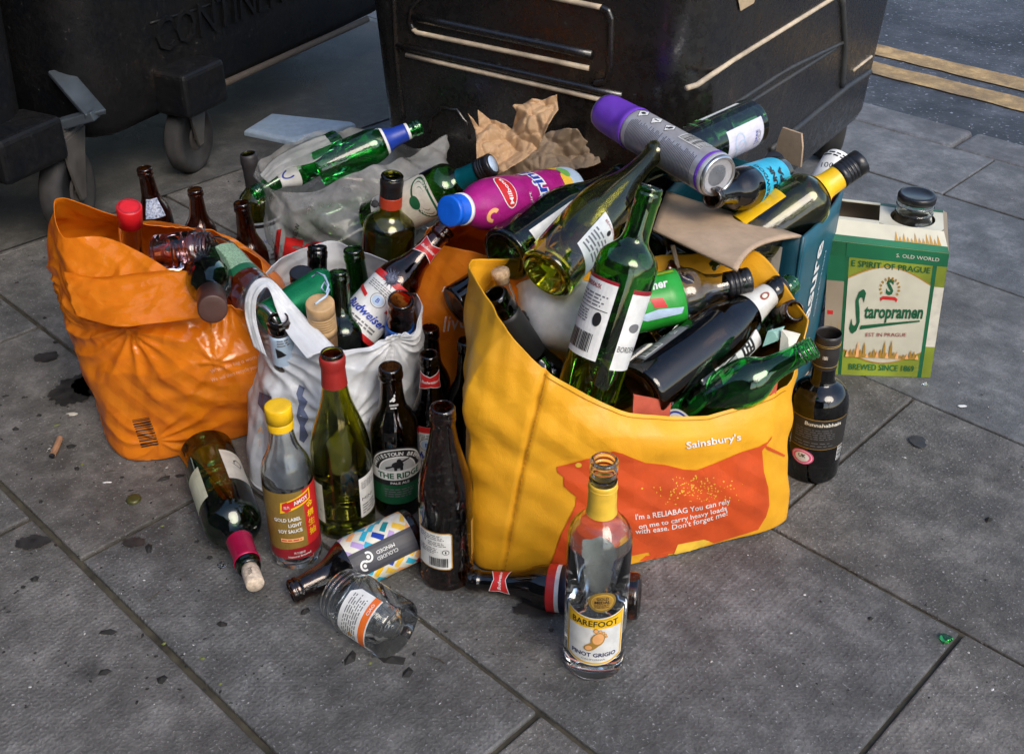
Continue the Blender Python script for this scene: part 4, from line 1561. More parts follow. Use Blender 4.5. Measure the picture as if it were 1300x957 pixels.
def fp(x, y, off=0.0):
    O = ga - tb * off
    d = ray(x, y)
    t = (O - CAM).dot(tb) / d.dot(tb)
    return CAM + d * t


gh = at(606, 716)
bot = [ga, at(720, 728), at(800, 719), at(900, 694), gb, gb + tb * .19, (gb + gh) / 2 + tb * .22, at(650, 610), at(618, 660), gh]
q4 = fp(1003, 575, 0); q9 = fp(596, 590, -.03); q8 = at(600, 540, .13); q7 = at(640, 490, .13)
mid1 = [fp(661, 600, .012), fp(735, 610, .03), fp(805, 608, .042), fp(905, 588, .035), q4, q4 + tb * .20 + tf * .01, (q4 + q9) / 2 + tb * .23, q7, q8, q9]
q4 = fp(1009, 520, -.01); q9 = fp(593, 490, -.045); q8 = at(597, 430, .235); q7 = at(620, 385, .24)
mid2 = [fp(681, 515, .008), fp(742, 545, .026), fp(803, 560, .04), fp(903, 555, .035), q4, q4 + tb * .19 + tf * .012, (q4 + q9) / 2 + tb * .21, q7, q8, q9]
rim = [fp(692, 469, .0), fp(745, 501, .010), fp(800, 524, .018), fp(900, 527, .016), fp(999, 489, -.012), at(1021, 405, .295), at(958, 324, .322), at(740, 335, .285), at(601, 330, .345), fp(640, 418, -.05)]


def tote_disp(u, v, p):
    a = noise.noise(p * 7) * .010 * (1 - .4 * v) + folds(p, 4.5, .0085, 31, 6) + folds(p, 14, .0036, 37, 5) + noise.noise(p * 30) * .0009
    # seam down the near corner
    du = min(abs(u), abs(1 - u))
    a -= .006 * math.exp(-(du / .0045) ** 2)
    return -a * (.3 + .7 * min(1, v * 6))


tote = Bag('tote_bag', 'big yellow fabric shopping tote with a red animal print, stuffed with bottles', 'shopping bag', [bot, mid1, mid2, rim], YTOTE, nseg=24, nv=90, disp=lambda u, v, p: -tote_disp(u, v, p), thick=.0016, lin=.45)
RPRINT = flat('vermilion_print', (.60, .075, .012), .5, var=.14, scale=24)
REDLINE = flat('coral_lining', (.60, .12, .07), .5)


def o6(x, y): return (640 + x / 2.455, -(480 + y / 2.455))


a = Art(5.0)
bull = [(163, 275), (166, 293), (186, 306), (186, 335), (226, 368), (222, 395), (206, 430), (180, 480), (152, 560), (132, 603), (200, 598), (300, 590), (365, 592), (385, 570), (392, 552), (450, 540), (455, 550), (418, 584), (470, 574), (528, 556), (540, 530), (575, 512), (625, 500), (655, 512), (720, 492), (790, 470), (815, 430), (825, 395), (822, 340), (808, 290), (803, 225), (830, 190), (835, 178), (822, 196), (795, 212), (740, 228), (660, 262), (600, 285), (560, 283), (500, 268), (440, 262), (395, 245), (370, 234), (340, 226), (305, 240), (250, 252), (215, 262)]
a.poly([o6(*p) for p in bull], RPRINT, 0)
a.poly([o6(*p) for p in [(808, 205), (822, 212), (874, 238), (872, 244), (820, 222)]], RPRINT, 0)
a.poly([o6(*p) for p in [(528, 545), (540, 515), (620, 500), (640, 505), (610, 530), (560, 548)]], YELFOIL, 1)
a.ell(*o6(232, 268), 4, 3, YELFOIL, 1)
rnd = random.Random(2)
for i in range(150):
    x, y = rnd.gauss(600, 60), rnd.gauss(345, 26)
    if 420 < x < 790 and 300 < y < 400: a.ell(*o6(x, y), rnd.uniform(.4, 1.5), rnd.uniform(.3, 1.1), YELFOIL, 1, n=6)
a.text("Sainsbury's", 905, -559, 8.5, WHITE, width=70, bold=.015, rot=.16, layer=1)
a.text("I'm a RELIABAG You can rely", 806, -655, 7.0, WHITE, width=122, align='l', bold=.01, rot=.10, layer=1, arc=.0006)
a.text("on me to carry heavy loads", 810, -667, 6.0, WHITE, width=114, align='l', bold=.01, rot=.14, layer=1, arc=.0006)
a.text("with ease. Don't forget me!", 806, -673, 6.5, WHITE, width=118, align='l', bold=.01, rot=.06, layer=1, arc=.0012)
a.build('print', tote.pix(), tote.e, step=.0005, base=.0006)
# stitched seam down the near corner
bm = bmesh.new()
for j_ in range(2, 88, 2):
    p_ = tote.G[j_][1]; q_ = tote.G[j_ + 1][1]
    o_ = -tb * .0016
    tube(bm, [p_ + o_, q_ + o_], .0007, 4)
bm_obj('seam_stitching', bm, STITCH, tote.e)
# hem line under the rim
bm = bmesh.new()
hp = [tote.G[84][i_] - tb * .0014 for i_ in range(0, 96)]
tube(bm, hp, .0006, 4)
bm_obj('hem_stitching', bm, STITCH, tote.e)
# coral lining showing over the rim
for x0, y0, x1, y1 in ((803, 512, 850, 521), (948, 511, 985, 494)):
    bm = bmesh.new()
    pts = [fp(x0 + (x1 - x0) * k / 6, y0 + (y1 - y0) * k / 6 - 2, -.006) for k in range(7)]
    pt2 = [p + Vector((0, 0, -.02)) for p in pts]
    pt0 = [p + Vector((0, 0, .012)) for p in pts]
    r0 = [bm.verts.new(p) for p in pt0]; r1 = [bm.verts.new(p) for p in pt2]
    for k in range(6): bm.faces.new((r0[k], r0[k + 1], r1[k + 1], r1[k]))
    o = bm_obj('lining', bm, REDLINE, tote.e); add_mod(o, 'SOLIDIFY', thickness=.003)

# ---- orange carrier, left
def L3(lst): return [at(x, y, z) for x, y, z in lst]


ob = [
    L3([(158, 583, 0), (215, 583, 0), (270, 566, 0), (328, 545, 0), (350, 510, 0), (330, 460, 0), (250, 430, 0), (165, 440, 0), (128, 490, 0), (132, 545, 0)]),
    L3([(146, 560, .035), (215, 555, .045), (275, 540, .05), (335, 525, .04), (358, 480, .05), (330, 410, .06), (250, 385, .06), (150, 400, .06), (112, 460, .05), (125, 520, .04)]),
    L3([(118, 480, .13), (185, 480, .15), (255, 470, .17), (335, 465, .15), (360, 430, .15), (335, 370, .16), (250, 335, .17), (150, 330, .18), (84, 380, .17), (92, 430, .15)]),
    L3([(92, 400, .21), (140, 400, .23), (215, 400, .245), (300, 420, .22), (362, 400, .20), (345, 340, .22), (250, 300, .24), (150, 290, .26), (66, 300, .26), (70, 345, .24)]),
    L3([(75, 300, .31), (130, 300, .315), (195, 330, .30), (262, 380, .27), (335, 395, .245), (325, 330, .27), (262, 292, .29), (185, 283, .31), (88, 252, .345), (66, 262, .335)]),
]


OSTAR = [(at(150, 402, .215), 13, .013, .09, 1.3), (at(262, 352, .27), 15, .011, .08, 2.1), (at(262, 440, .18), 8, .0075, .08, 3.7), (at(88, 372, .2), 11, .012, .07, 5.2), (at(200, 560, .04), 9, .008, .06, 6.1)]
WSTAR = [(at(335, 450, .215), 15, .012, .09, 1.3), (at(500, 430, .245), 14, .012, .08, 4.1), (at(420, 520, .14), 13, .009, .07, 2.2)]


def ob_disp(u, v, p):
    a = noise.noise(p * 5) * .006 + sum(star(p, *c_) for c_ in OSTAR) + folds(p, 4.0, .013, 3, 6) + folds(p, 16, .0018, 8, 4)
    return a * min(1, v * 5 + .15)


orange = Bag('carrier_bag', 'crumpled bright orange plastic carrier bag bulging with bottles, leftmost', 'carrier bag', ob, ORANGE_F, nseg=28, nv=150, disp=ob_disp, thick=.001)
a = Art(5.0)
PALEOR = flat('pale_bag_print', (.92, .45, .25), .4)
a.text("When this bag is worn out", 267, -471, 5.5, PALEOR, width=72, align='l', rot=.32, layer=0)
a.text("We will then recycle your bag", 268, -482, 5.5, PALEOR, width=72, align='l', rot=.30, layer=0)
a.build('lettering', orange.pix(), orange.e, step=.0004, base=.0004)
a = Art(5.0)
a.text("recyclable", 258, -553, 4.5, PALEOR, width=26, align='l', rot=.12, layer=0)
a.build('lettering', orange.pix(), orange.e, step=.0004, base=.0004)
a = Art(5.0)
rnd = random.Random(3); y = 533
while y < 566:
    w_ = rnd.choice((.8, 1.2, 2.0)); xo = 168 + (y - 533) * .35
    a.poly([(xo, -y), (xo + 22, -y + 4), (xo + 22, -y + 4 - w_), (xo, -y - w_)], BLACK, 0); y += w_ + rnd.choice((1, 1.6))
a.build('barcode', orange.pix(), orange.e, step=.0004, base=.0004)

# folded flap of the front panel
ribbon('folded_flap', L3([(80, 345, .27), (128, 352, .275), (180, 346, .29), (238, 345, .30), (250, 372, .285)]),
       L3([(95, 400, .23), (150, 415, .24), (205, 410, .25), (262, 405, .26), (270, 420, .25)]), ORANGE_F, orange.e, n=12, wav=.004)

# ---- orange carrier behind the tote
mb = [
    L3([(540, 560, 0), (600, 560, 0), (680, 540, 0), (700, 480, 0), (620, 440, 0), (545, 470, 0)]),
    L3([(528, 460, .10), (600, 470, .11), (690, 450, .11), (705, 390, .12), (620, 340, .12), (532, 380, .12)]),
    L3([(530, 385, .21), (600, 400, .22), (685, 400, .22), (700, 340, .22), (620, 290, .23), (535, 320, .22)]),
    L3([(545, 300, .30), (590, 318, .31), (670, 330, .31), (690, 300, .31), (640, 262, .31), (570, 272, .31)]),
]
orange2 = Bag('carrier_bag', 'dull orange carrier bag with white swirling lettering, squeezed behind the yellow tote', 'carrier bag', mb, ORANGE_D, nseg=22, nv=60, disp=lambda u, v, p: folds(Vector((p.x, p.y, p.z * .5)), 7, .018, 25, 6) + noise.noise(p * 8) * .012, thick=.001)
a = Art(4.0)
PALEP = flat('pale_pink_print', (.75, .55, .45), .45)
a.text('live', 577, -408, 20, PALEP, width=34, shear=.4, rot=.2, layer=0)
a.text('well', 577, -372, 12, PALEP, width=30, shear=.4, rot=-.5, layer=0)
a.build('print', orange2.pix(), orange2.e, step=.0004, base=.0004)

# ---- white carrier
wb = [
    L3([(318, 612, 0), (380, 640, 0), (440, 640, 0), (510, 610, 0), (535, 570, 0), (520, 520, 0), (430, 500, 0), (340, 530, 0)]),
    L3([(316, 570, .05), (380, 600, .06), (440, 605, .06), (512, 575, .06), (537, 535, .06), (520, 480, .06), (430, 450, .06), (330, 490, .06)]),
    L3([(325, 500, .14), (380, 520, .15), (440, 530, .15), (515, 500, .15), (538, 470, .14), (520, 410, .15), (430, 380, .15), (330, 420, .15)]),
    L3([(326, 440, .20), (375, 460, .205), (440, 475, .21), (515, 455, .21), (535, 430, .205), (520, 375, .21), (430, 340, .21), (322, 385, .21)]),
    L3([(318, 388, .255), (365, 415, .25), (432, 445, .245), (500, 425, .255), (534, 410, .26), (515, 350, .26), (425, 305, .26), (335, 345, .265)]),
]
white = Bag('carrier_bag', 'white translucent carrier bag with a twisted loop handle, behind the soy sauce bottle', 'carrier bag', wb, WHITE_F, nseg=26, nv=110, disp=lambda u, v, p: (sum(star(p, *c_) for c_ in WSTAR) + folds(Vector((p.x, p.y, p.z * .5)), 6, .014, 5, 6) + folds(Vector((p.x, p.y, p.z * .7)), 18, .003, 9, 5) + noise.noise(p * 8) * .008) * min(1, .2 + v * 4), thick=.001)
ribbon('loop_handle', L3([(322, 440, .235), (312, 405, .26), (311, 378, .29), (322, 358, .31), (338, 353, .315), (352, 362, .31), (372, 385, .29), (395, 410, .27), (425, 440, .25)]),
       L3([(338, 452, .235), (326, 412, .262), (325, 384, .288), (331, 370, .305), (339, 365, .31), (345, 374, .305), (352, 395, .285), (366, 425, .262), (390, 455, .245)]), WHITE_F, white.e, n=8, wav=.003)
a = Art(4.0)
NAVYP = flat('navy_bag_print', (.10, .12, .20), .5)
a.poly([(330, -497), (345, -503), (347, -520), (336, -524), (328, -512)], NAVYP, 0)
a.poly([(380, -488), (388, -492), (384, -503), (391, -510), (386, -520), (392, -530), (387, -541), (392, -552), (386, -562), (380, -558), (381, -540), (377, -528), (380, -512), (376, -500)], NAVYP, 0)
for i, (x, y, t) in enumerate(((331, 545, 'A'), (330, 562, 'l'))):
    a.text(t, x, -y, 9, PEACH, layer=0)
a.build('print', white.pix(), white.e, step=.0004, base=.0004)

# ---- clear carrier, behind
cb = [
    L3([(365, 372, .0), (430, 392, .0), (500, 380, .0), (545, 345, .0), (520, 300, 0), (440, 290, 0), (370, 320, 0)]),
    L3([(352, 320, .10), (430, 350, .10), (510, 335, .10), (560, 295, .10), (530, 255, .10), (440, 245, .10), (355, 280, .10)]),
    L3([(345, 275, .19), (420, 305, .19), (510, 290, .20), (562, 250, .20), (535, 215, .20), (440, 205, .20), (345, 240, .20)]),
    L3([(326, 234, .25), (385, 244, .25), (468, 218, .27), (566, 172, .28), (525, 184, .26), (418, 166, .28), (330, 205, .26)]),
]
clearb = Bag('carrier_bag', 'clear grey polythene bag with green bottles poking out, in front of the black bin', 'carrier bag', cb, CLEAR_F, nseg=24, nv=80, disp=lambda u, v, p: folds(p, 5, .030, 15, 7) + folds(p, 15, .009, 19, 5) + noise.noise(p * 9) * .02, thick=0)
film('rim_film', (.6, .6, .58), .35, .2, clear=.42)
ribbon('torn_handle', L3([(330, 222, .26), (350, 200, .275), (385, 180, .29), (412, 172, .30)]), L3([(340, 232, .26), (365, 215, .275), (400, 205, .29), (424, 186, .30)]), MATS['rim_film'], clearb.e, wav=.004)

a = Art(4.0)
a.text('FC', 388, -322, 34, RED, width=56, bold=.06, rot=-.15, layer=0); a.poly([(352, -292), (358, -290), (352, -340), (346, -336)], RED, 0); a.text('NEW', 376, -293, 6, BLACK, rot=1.3, layer=0)
a.build('print', clearb.pix(), clearb.e, step=.0004, base=.0006)

# ---- brown paper
def paper(name, col):
    m, nt, b = new_mat(name)
    n = n_noise(nt, 40, 6, .7)
    r = n_ramp(nt, n.outputs[0], [(.3, [c * .75 for c in col]), (.7, col)]); nt.links.new(r.outputs[0], b.inputs['Base Color'])
    b.inputs['Roughness'].default_value = .75
    n_bump(nt, b, n.outputs[0], .25, .002)
    return m


KRAFT = paper('brown_kraft_paper', (.52, .33, .18))
KRAFT2 = paper('grey_brown_paper', (.33, .24, .16))
CARD = paper('corrugated_card', (.50, .355, .235))
root = empty('paper_wrapping', along(680, 190, 1.95))
tag(root, 'crumpled sheets of brown wrapping paper against the black bin', 'paper')


def crumpled_sheet(name, outline, depth, mat, seed, amp=.035, f=9):
    """outline: bearings; a creased sheet of real depth"""
    art = Art(3.2)
    art.poly([(x, -y) for x, y in outline], mat, 0)
    vs, fs = refine(art.items[0][0], art.items[0][1], 2.0)
    key = {}; V = []; idx = []
    for x, y in vs:
        k = (round(x, 3), round(y, 3))
        if k not in key:
            key[k] = len(V)
            pw = along(x, -y, depth)
            q = pw * f + Vector((seed, seed, 0))
            d, _ = noise.voronoi(q + noise.noise_vector(q) * .4)
            d2, _ = noise.voronoi(q * 2.3 + Vector((seed, 1, 2)))
            d3, _ = noise.voronoi(q * 5.5 + Vector((1, seed, 2)))
            hh = min(d3[1] - d3[0], .4) * amp * .16 + folds(pw, 9, .012, seed, 6) + (min(d[1] - d[0], .55)) * amp + min(d2[1] - d2[0], .5) * amp * .45 + noise.noise(pw * 5 + Vector((seed, 0, 0))) * amp
            # lift runs out along the line of sight and upwards, so creases have real depth
            V.append(pw - F_ * hh * 1.7 + Vector((0, 0, hh * .3)))
        idx.append(key[k])
    Fc = [tuple(idx[i] for i in f_) for f_ in fs]
    Fc = [f_ for f_ in Fc if len(set(f_)) == 3]
    o = obj(name, V, Fc, mat, root, smooth=True)
    add_mod(o, 'SOLIDIFY', thickness=.0012, offset=0)
    return o


crumpled_sheet('crushed_sheet', [(640, 205), (668, 170), (700, 163), (732, 168), (758, 186), (763, 205), (745, 216), (700, 222), (655, 238), (625, 232)], 1.90, KRAFT2, 4, .04, 8)
crumpled_sheet('crushed_sheet', [(595, 152), (608, 162), (607, 144), (622, 150), (650, 162), (656, 148), (650, 142), (668, 134), (706, 130), (708, 146), (696, 170), (684, 190), (662, 212), (640, 226), (628, 228), (606, 210), (605, 180), (603, 166)], 1.84, KRAFT, 11, .04, 9)
# ------------------------------------------------------------------ cardboard boxes
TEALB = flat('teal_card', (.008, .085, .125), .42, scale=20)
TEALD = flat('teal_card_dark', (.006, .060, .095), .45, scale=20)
root = empty('cardboard_box', at(1012, 484, 0))
tag(root, 'teal cardboard box with its lid flap folded out over the tote, bottles on top', 'box')
ZT = .335
A0 = at(845, 243, ZT); A1 = at(1021, 302, ZT); A2 = at(1071, 243, ZT); A3 = A0 + (A2 - A1)
cx_ = (A0 + A1 + A2 + A3) / 4


def dn(p, z=0.004, k=.97):
    return Vector((cx_.x + (p.x - cx_.x) * k, cx_.y + (p.y - cx_.y) * k, z))


def panel(name, a, b, mat, parent, th=.004, zt0=ZT, nx=10, nz=10, bow=.004):
    V = []; Fc = []
    nn = (b - a).cross(Vector((0, 0, 1))).normalized()
    for j in range(nz + 1):
        for i in range(nx + 1):
            u, v = i / nx, j / nz
            top = a.lerp(b, u); bt = dn(a).lerp(dn(b), u)
            p = bt.lerp(top, v)
            p = p + nn * (bow * math.sin(u * math.pi) * v + noise.noise(p * 9) * .0015)
            V.append(p)
    for j in range(nz):
        for i in range(nx):
            k = j * (nx + 1) + i
            Fc.append((k, k + 1, k + nx + 2, k + nx + 1))
    o = obj(name, V, Fc, mat, parent)
    add_mod(o, 'SOLIDIFY', thickness=th, offset=-1)
    return o


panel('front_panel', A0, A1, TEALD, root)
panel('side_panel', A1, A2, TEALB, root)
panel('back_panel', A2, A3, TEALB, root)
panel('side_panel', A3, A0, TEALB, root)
bm = bmesh.new(); bm.faces.new([bm.verts.new(dn(p, .01)) for p in (A0, A1, A2, A3)])
o = bm_obj('base_panel', bm, CARD, root); add_mod(o, 'SOLIDIFY', thickness=.004)
# flap
fl = [(845, 243, ZT), (1016, 299, ZT)]
Ao = at(829, 292, .352); Bo = at(936, 343, .362)
V = []; Fc = []
nx, ny = 16, 10
f0, f1 = at(846, 244, ZT + .001), at(1017, 300, ZT + .001)
for j in range(ny + 1):
    for i in range(nx + 1):
        u, v = i / nx, j / ny
        h = f0.lerp(f1, u)
        end = Ao.lerp(Bo, u)
        # the outer edge is shorter: right side curves in
        uu = u * (1 - .0 * v)
        p = f0.lerp(f1, u).lerp(end, v)
        curve = math.sin(v * math.pi) * .005 + noise.noise(p * 12) * .003 * (1 if u < .99 else 1)
        p += Vector((0, 0, curve * .6))
        if u > .7: p += (f1 - f0).normalized() * (-math.sin(v * math.pi) * .02 * (u - .7) / .3)
        V.append(p)
for j in range(ny):
    for i in range(nx):
        k = j * (nx + 1) + i
        Fc.append((k, k + 1, k + nx + 2, k + nx + 1))
o = obj('lid_flap', V, Fc, CARD, root); add_mod(o, 'SOLIDIFY', thickness=.004, offset=0)
# small inner tab at the back
t0 = at(985, 200, ZT); t1 = at(1018, 212, ZT)
bm = bmesh.new()
pr = []
for k in range(9):
    a_ = math.pi * k / 8
    pr.append(t0.lerp(t1, .5 - .5 * math.cos(a_)) + Vector((0, 0, .055 * min(1, math.sin(a_) * 1.6))))
bm.faces.new([bm.verts.new(p) for p in pr]); o = bm_obj('inner_tab', bm, CARD, root); add_mod(o, 'SOLIDIFY', thickness=.004)
# lettering up the side panel
ux = (A2 - A1).normalized()
sn = ux.cross(Vector((0, 0, 1))).normalized()
wS = (A2 - A1).length
a = Art(.008)
a.text('Pleasure', wS * .42, .185, .034, WHITE, width=.215, bold=.02, rot=math.pi / 2)
a.text('COLLECTION', wS * .66, .20, .006, PALEB, width=.12, rot=math.pi / 2)


def side_fn(u, v, h):
    t = u / wS
    p = dn(A1).lerp(dn(A2), t).lerp(A1.lerp(A2, t), v / ZT)
    return p + sn * (.004 * math.sin(t * math.pi) * v / ZT + noise.noise(p * 9) * .0015 + .0012 + h)


a.build('lettering', side_fn, root)
wF = (A1 - A0).length; fn_ = (A1 - A0).normalized().cross(Vector((0, 0, 1))).normalized()
a = Art(.008)
a.rect(wF - .095, .19, wF - .030, .310, flat('carton_label', (.60, .54, .46), .5))
rnd = random.Random(4); L0 = a.n
y = .20
while y < .30:
    w_ = rnd.choice((.0008, .0015, .0026)); a.rect(wF - .062, y, wF - .044, min(.30, y + w_), BLACK, L0); y += w_ + rnd.choice((.001, .0018))
y = .20
while y < .25:
    w_ = rnd.choice((.0008, .0015)); a.rect(wF - .086, y, wF - .076, y + w_, BLACK, L0); y += w_ + rnd.choice((.001, .0018))
a.lines(wF - .086, .262, wF - .070, .30, 5, GREYP, 3)


def front_fn(u, v, h):
    t = u / wF
    p = dn(A0).lerp(dn(A1), t).lerp(A0.lerp(A1, t), v / ZT)
    return p + fn_ * (.004 * math.sin(t * math.pi) * v / ZT + noise.noise(p * 9) * .0015 + .0012 + h)


a.build('barcode_sticker', front_fn, root)

# ---- beer carton
BX = .215
C0 = at(1043, 475, 0); C1 = at(1181, 479, 0)
T0 = at(1064, 322, BX * .93); T1 = at(1207, 322, BX * .93)
T0 = C0 + Vector((-.006, -.0, BX)); 
# fit the top corners of the front by bearing
def fitz(px, py, base, w=1):
    lo, hi = .05, .5
    for _ in range(40):
        m_ = (lo + hi) / 2
        if at(px, py, m_).y > base.y + .0: lo = m_
        else: hi = m_
    return at(px, py, lo)


T0 = fitz(1052, 305, C0 + Vector((0, -.005, 0))); T1 = fitz(1205, 322, C1 + Vector((0, -.005, 0)))
dep = .155
dirf = (C1 - C0).normalized(); bk = Vector((-dirf.y, dirf.x, 0))
bk = (bk + dirf * .25).normalized()
C2, C3 = C1 + bk * dep, C0 + bk * dep
S0 = T0 + bk * .035 + Vector((0, 0, .022)); S1 = T1 + bk * .035 + Vector((0, 0, .022)) - dirf * .012
U0, U1 = S0 + bk * (dep - .075), S1 + bk * (dep - .075)
W1, W0 = T1 + bk * dep, T0 + bk * dep
root = empty('beer_carton', (C0 + C1 + C2 + C3) / 4)
tag(root, 'cream and green cardboard beer carton with a round hole in its top, on the right', 'carton')
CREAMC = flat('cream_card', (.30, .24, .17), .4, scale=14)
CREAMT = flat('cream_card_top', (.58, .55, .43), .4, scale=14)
bm = bmesh.new()
vs = {k: bm.verts.new(p) for k, p in dict(C0=C0, C1=C1, C2=C2, C3=C3, T0=T0, T1=T1, S0=S0, S1=S1, U0=U0, U1=U1, W0=W0, W1=W1).items()}
for q in ('C0 C1 T1 T0', 'T0 T1 S1 S0', 'C1 C2 W1 T1', 'T1 W1 U1 S1', 'C2 C3 W0 W1', 'W1 W0 U0 U1', 'C3 C0 T0 W0', 'W0 T0 S0 U0', 'C3 C2 C1 C0'):
    bm.faces.new([vs[k] for k in q.split()])
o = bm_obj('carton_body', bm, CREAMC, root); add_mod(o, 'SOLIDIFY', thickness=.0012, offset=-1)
# top panel with a hole
Sl = S0.lerp(S1, .42); Ul = U0.lerp(U1, .42)
su = (S1 - Sl); sv = (Ul - Sl); n_ = 36
hc = (.52, .50)
hr = .037
bm = bmesh.new()
outer = []; innr = []
for k in range(n_):
    a_ = 2 * math.pi * k / n_
    ca, sa = math.cos(a_), math.sin(a_)
    tx = ((1 - hc[0]) / ca if ca > 0 else -hc[0] / ca) if abs(ca) > 1e-6 else 1e9
    ty = ((1 - hc[1]) / sa if sa > 0 else -hc[1] / sa) if abs(sa) > 1e-6 else 1e9
    t = min(tx, ty)
    outer.append(bm.verts.new(Sl + su * (hc[0] + ca * t) + sv * (hc[1] + sa * t)))
    innr.append(bm.verts.new(Sl + su * (hc[0] + ca * hr * 1.0 / su.length) + sv * (hc[1] + sa * hr / sv.length) + Vector((0, 0, -.0005))))
for k in range(n_):
    bm.faces.new((outer[k], outer[(k + 1) % n_], innr[(k + 1) % n_], innr[k]))
f0_ = [S0, Sl, Sl.lerp(Ul, .14), S0.lerp(U0, .14)]
bm.faces.new([bm.verts.new(p) for p in f0_])
f1_ = [U0.lerp(S0, .08), Ul.lerp(Sl, .08), Ul, U0]
bm.faces.new([bm.verts.new(p) for p in f1_])
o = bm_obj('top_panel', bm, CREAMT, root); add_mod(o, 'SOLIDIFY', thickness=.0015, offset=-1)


def quad_fn(a_, b_, c_, d_):
    nn = (b_ - a_).cross(d_ - a_).normalized()
    return lambda u, v, h: (a_.lerp(b_, u)).lerp(d_.lerp(c_, u), v) + nn * h


def bil(art, name, q, **kw):
    return art.build(name, quad_fn(*q), root, **kw)


W_, H_ = 1.0, 1.0
LIMEC = flat('carton_lime', (.235, .29, .03), .4, var=.35, scale=9)
GREENC = flat('carton_green', (.01, .13, .055), .4, var=.25, scale=9)
a = Art(.08)
a.rect(0, 0, 1, 1, LIMEC)
a.poly([(0, .0), (.0, 1), (.035, 1), (.035, 0)], DGREEN); a.rect(.86, 0, .90, 1, GREENC); a.rect(.90, 0, .998, 1, LIMEC)
a.rect(.90, .26, .998, .74, CREAM)
a.rect(.0, .90, 1, 1, GREENC)
oval = [(.035, .22 - .0)] + [(.035 + .825 * i / 20, .215 - .10 * math.sin(math.pi * i / 20)) for i in range(21)] + [(.86 - .825 * i / 20, .745 + .105 * math.sin(math.pi * i / 20)) for i in range(21)]
big = [(x, y + (.012 if y > .5 else -.012)) for x, y in oval]
a.poly(big, GOLD); a.poly(oval, CREAMT)
a.text('E SPIRIT OF PRAGUE', .45, .862, .045, DGREEN, width=.78, bold=.01)
a.text('BREWED SINCE 1869', .46, .075, .05, GREENC, width=.70, bold=.01)
a.text('S. OLD WORLD', .70, .95, .028, CREAM, width=.42)
# emblem
a.text('S', .46, .715, .115, DGREEN, width=.075, bold=.04)
L0 = a.n
for i in range(7):
    an = math.radians(-30 + i * 22)
    for sx in (-1, 1):
        a.ell(.46 + sx * .085 * math.cos(an) * 1.1, .70 + .075 * math.sin(an), .014, .009, GOLD, L0, rot=an * sx, n=8)
a.poly([(.37, .625), (.40, .64), (.52, .64), (.55, .625), (.54, .60), (.52, .615), (.40, .615), (.38, .60)], RED, L0)
a.text('taropramen', .525, .53, .105, DGREEN, width=.60, bold=.03, shear=.15, rot=.045)
a.text('S', .155, .52, .34, DGREEN, width=.13, bold=.02, shear=.35, rot=-.05)
a.poly([(.19, .372), (.20, .405), (.80, .475), (.80, .462), (.45, .412)], DGREEN)
a.text('EST IN PRAGUE', .47, .345, .030, DRED, width=.42, rot=.04)
L0 = a.n
rnd = random.Random(5)
for i in range(22):
    x = .08 + .74 * i / 21
    h = .03 + .05 * rnd.random() + (.11 if 9 < i < 14 and i % 2 else 0) + (.05 if i in (3, 5) else 0)
    a.poly([(x - .018, .155), (x + .018, .155), (x + .012, .155 + h * .6), (x, .155 + h), (x - .012, .155 + h * .6)], GOLD if i % 3 else PEACH, L0 + i % 2)
items = []
for vs_, fs_, m_, ly_, rf_ in a.items:
    items.append(([(.15 + x * .85 if x > .0005 else .15, y) for x, y in vs_], fs_, m_, ly_ + 1, rf_))
a.items = []
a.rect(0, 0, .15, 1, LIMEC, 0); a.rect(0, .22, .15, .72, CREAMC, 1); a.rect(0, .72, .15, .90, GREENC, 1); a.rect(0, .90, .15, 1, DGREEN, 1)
a.poly([(0, .20), (.15, .235), (.15, .25), (0, .22)], GOLD, 2); a.rect(.02, .47, .07, .50, RED, 2)
for i_ in range(4): a.poly([(.02 + i_ * .03, .25), (.045 + i_ * .03, .25), (.032 + i_ * .03, .38 + .05 * (i_ % 2))], GOLD, 3)
a.items += items
bil(a, 'front_print', (C0, C1, T1, T0))
a = Art(.08)
a.rect(0, 0, 1, 1, CREAMT); a.rect(0, 0, 1, .30, GREENC)
for i in range(12):
    x = .55 + .4 * i / 12; a.poly([(x, .3), (x + .03, .3), (x + .015, .3 + .2 + .3 * rnd.random())], GOLD, 4)
bil(a, 'shoulder_print', (T0, T1, S1, S0))
a = Art(.08)
a.rect(.0, .88, 1, 1, DGREEN)
bil(a, 'top_print', (Sl, S1, U1, Ul))
a = Art(.08)
a.rect(0, 0, 1, 1, DGREEN); a.rect(0, .2, 1, .74, CREAM)
bil(a, 'side_print', (C3, C0, T0, W0))
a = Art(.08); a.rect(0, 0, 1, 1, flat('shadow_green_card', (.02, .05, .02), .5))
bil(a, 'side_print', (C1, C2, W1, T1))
# jar with a dark lid in the hole
hcP = Sl + su * hc[0] + sv * hc[1]
P1 = hcP
b = Bottle('glass_jar', 'clear glass jar with a dark screw lid sitting in the carton hole', 'jar', Vector((P1.x, P1.y, .125)), Vector((P1.x, P1.y, hcP.z + .036)), .033, 'jar', G_CLEAR, th=.0025)
b.ring('lid', [(.0270, b.L - .007), (.0300, b.L - .006), (.0300, b.L + .003), (.0285, b.L + .0055), (.024, b.L + .0060), (.021, b.L + .0045), (0, b.L + .0045)], BLACKCAP)
a = Art(.005); a.rect(-.03, .045, .03, .075, PEACH); a.rect(-.002, .048, .024, .072, WHITE); a.text('JAM', .011, .06, .008, RED)
b.label(a, 0, .2)
# ------------------------------------------------------------------ bottles in and on the bags
def inset(b_, t_, L=None):
    P1 = at(*t_); P0 = at(*b_)
    if L:
        P0 = P1 + (P0 - P1).normalized() * L
        if P0.z < .045: P0.z = .045
    return P0, P1


GT = 'bottles crammed into the yellow tote'
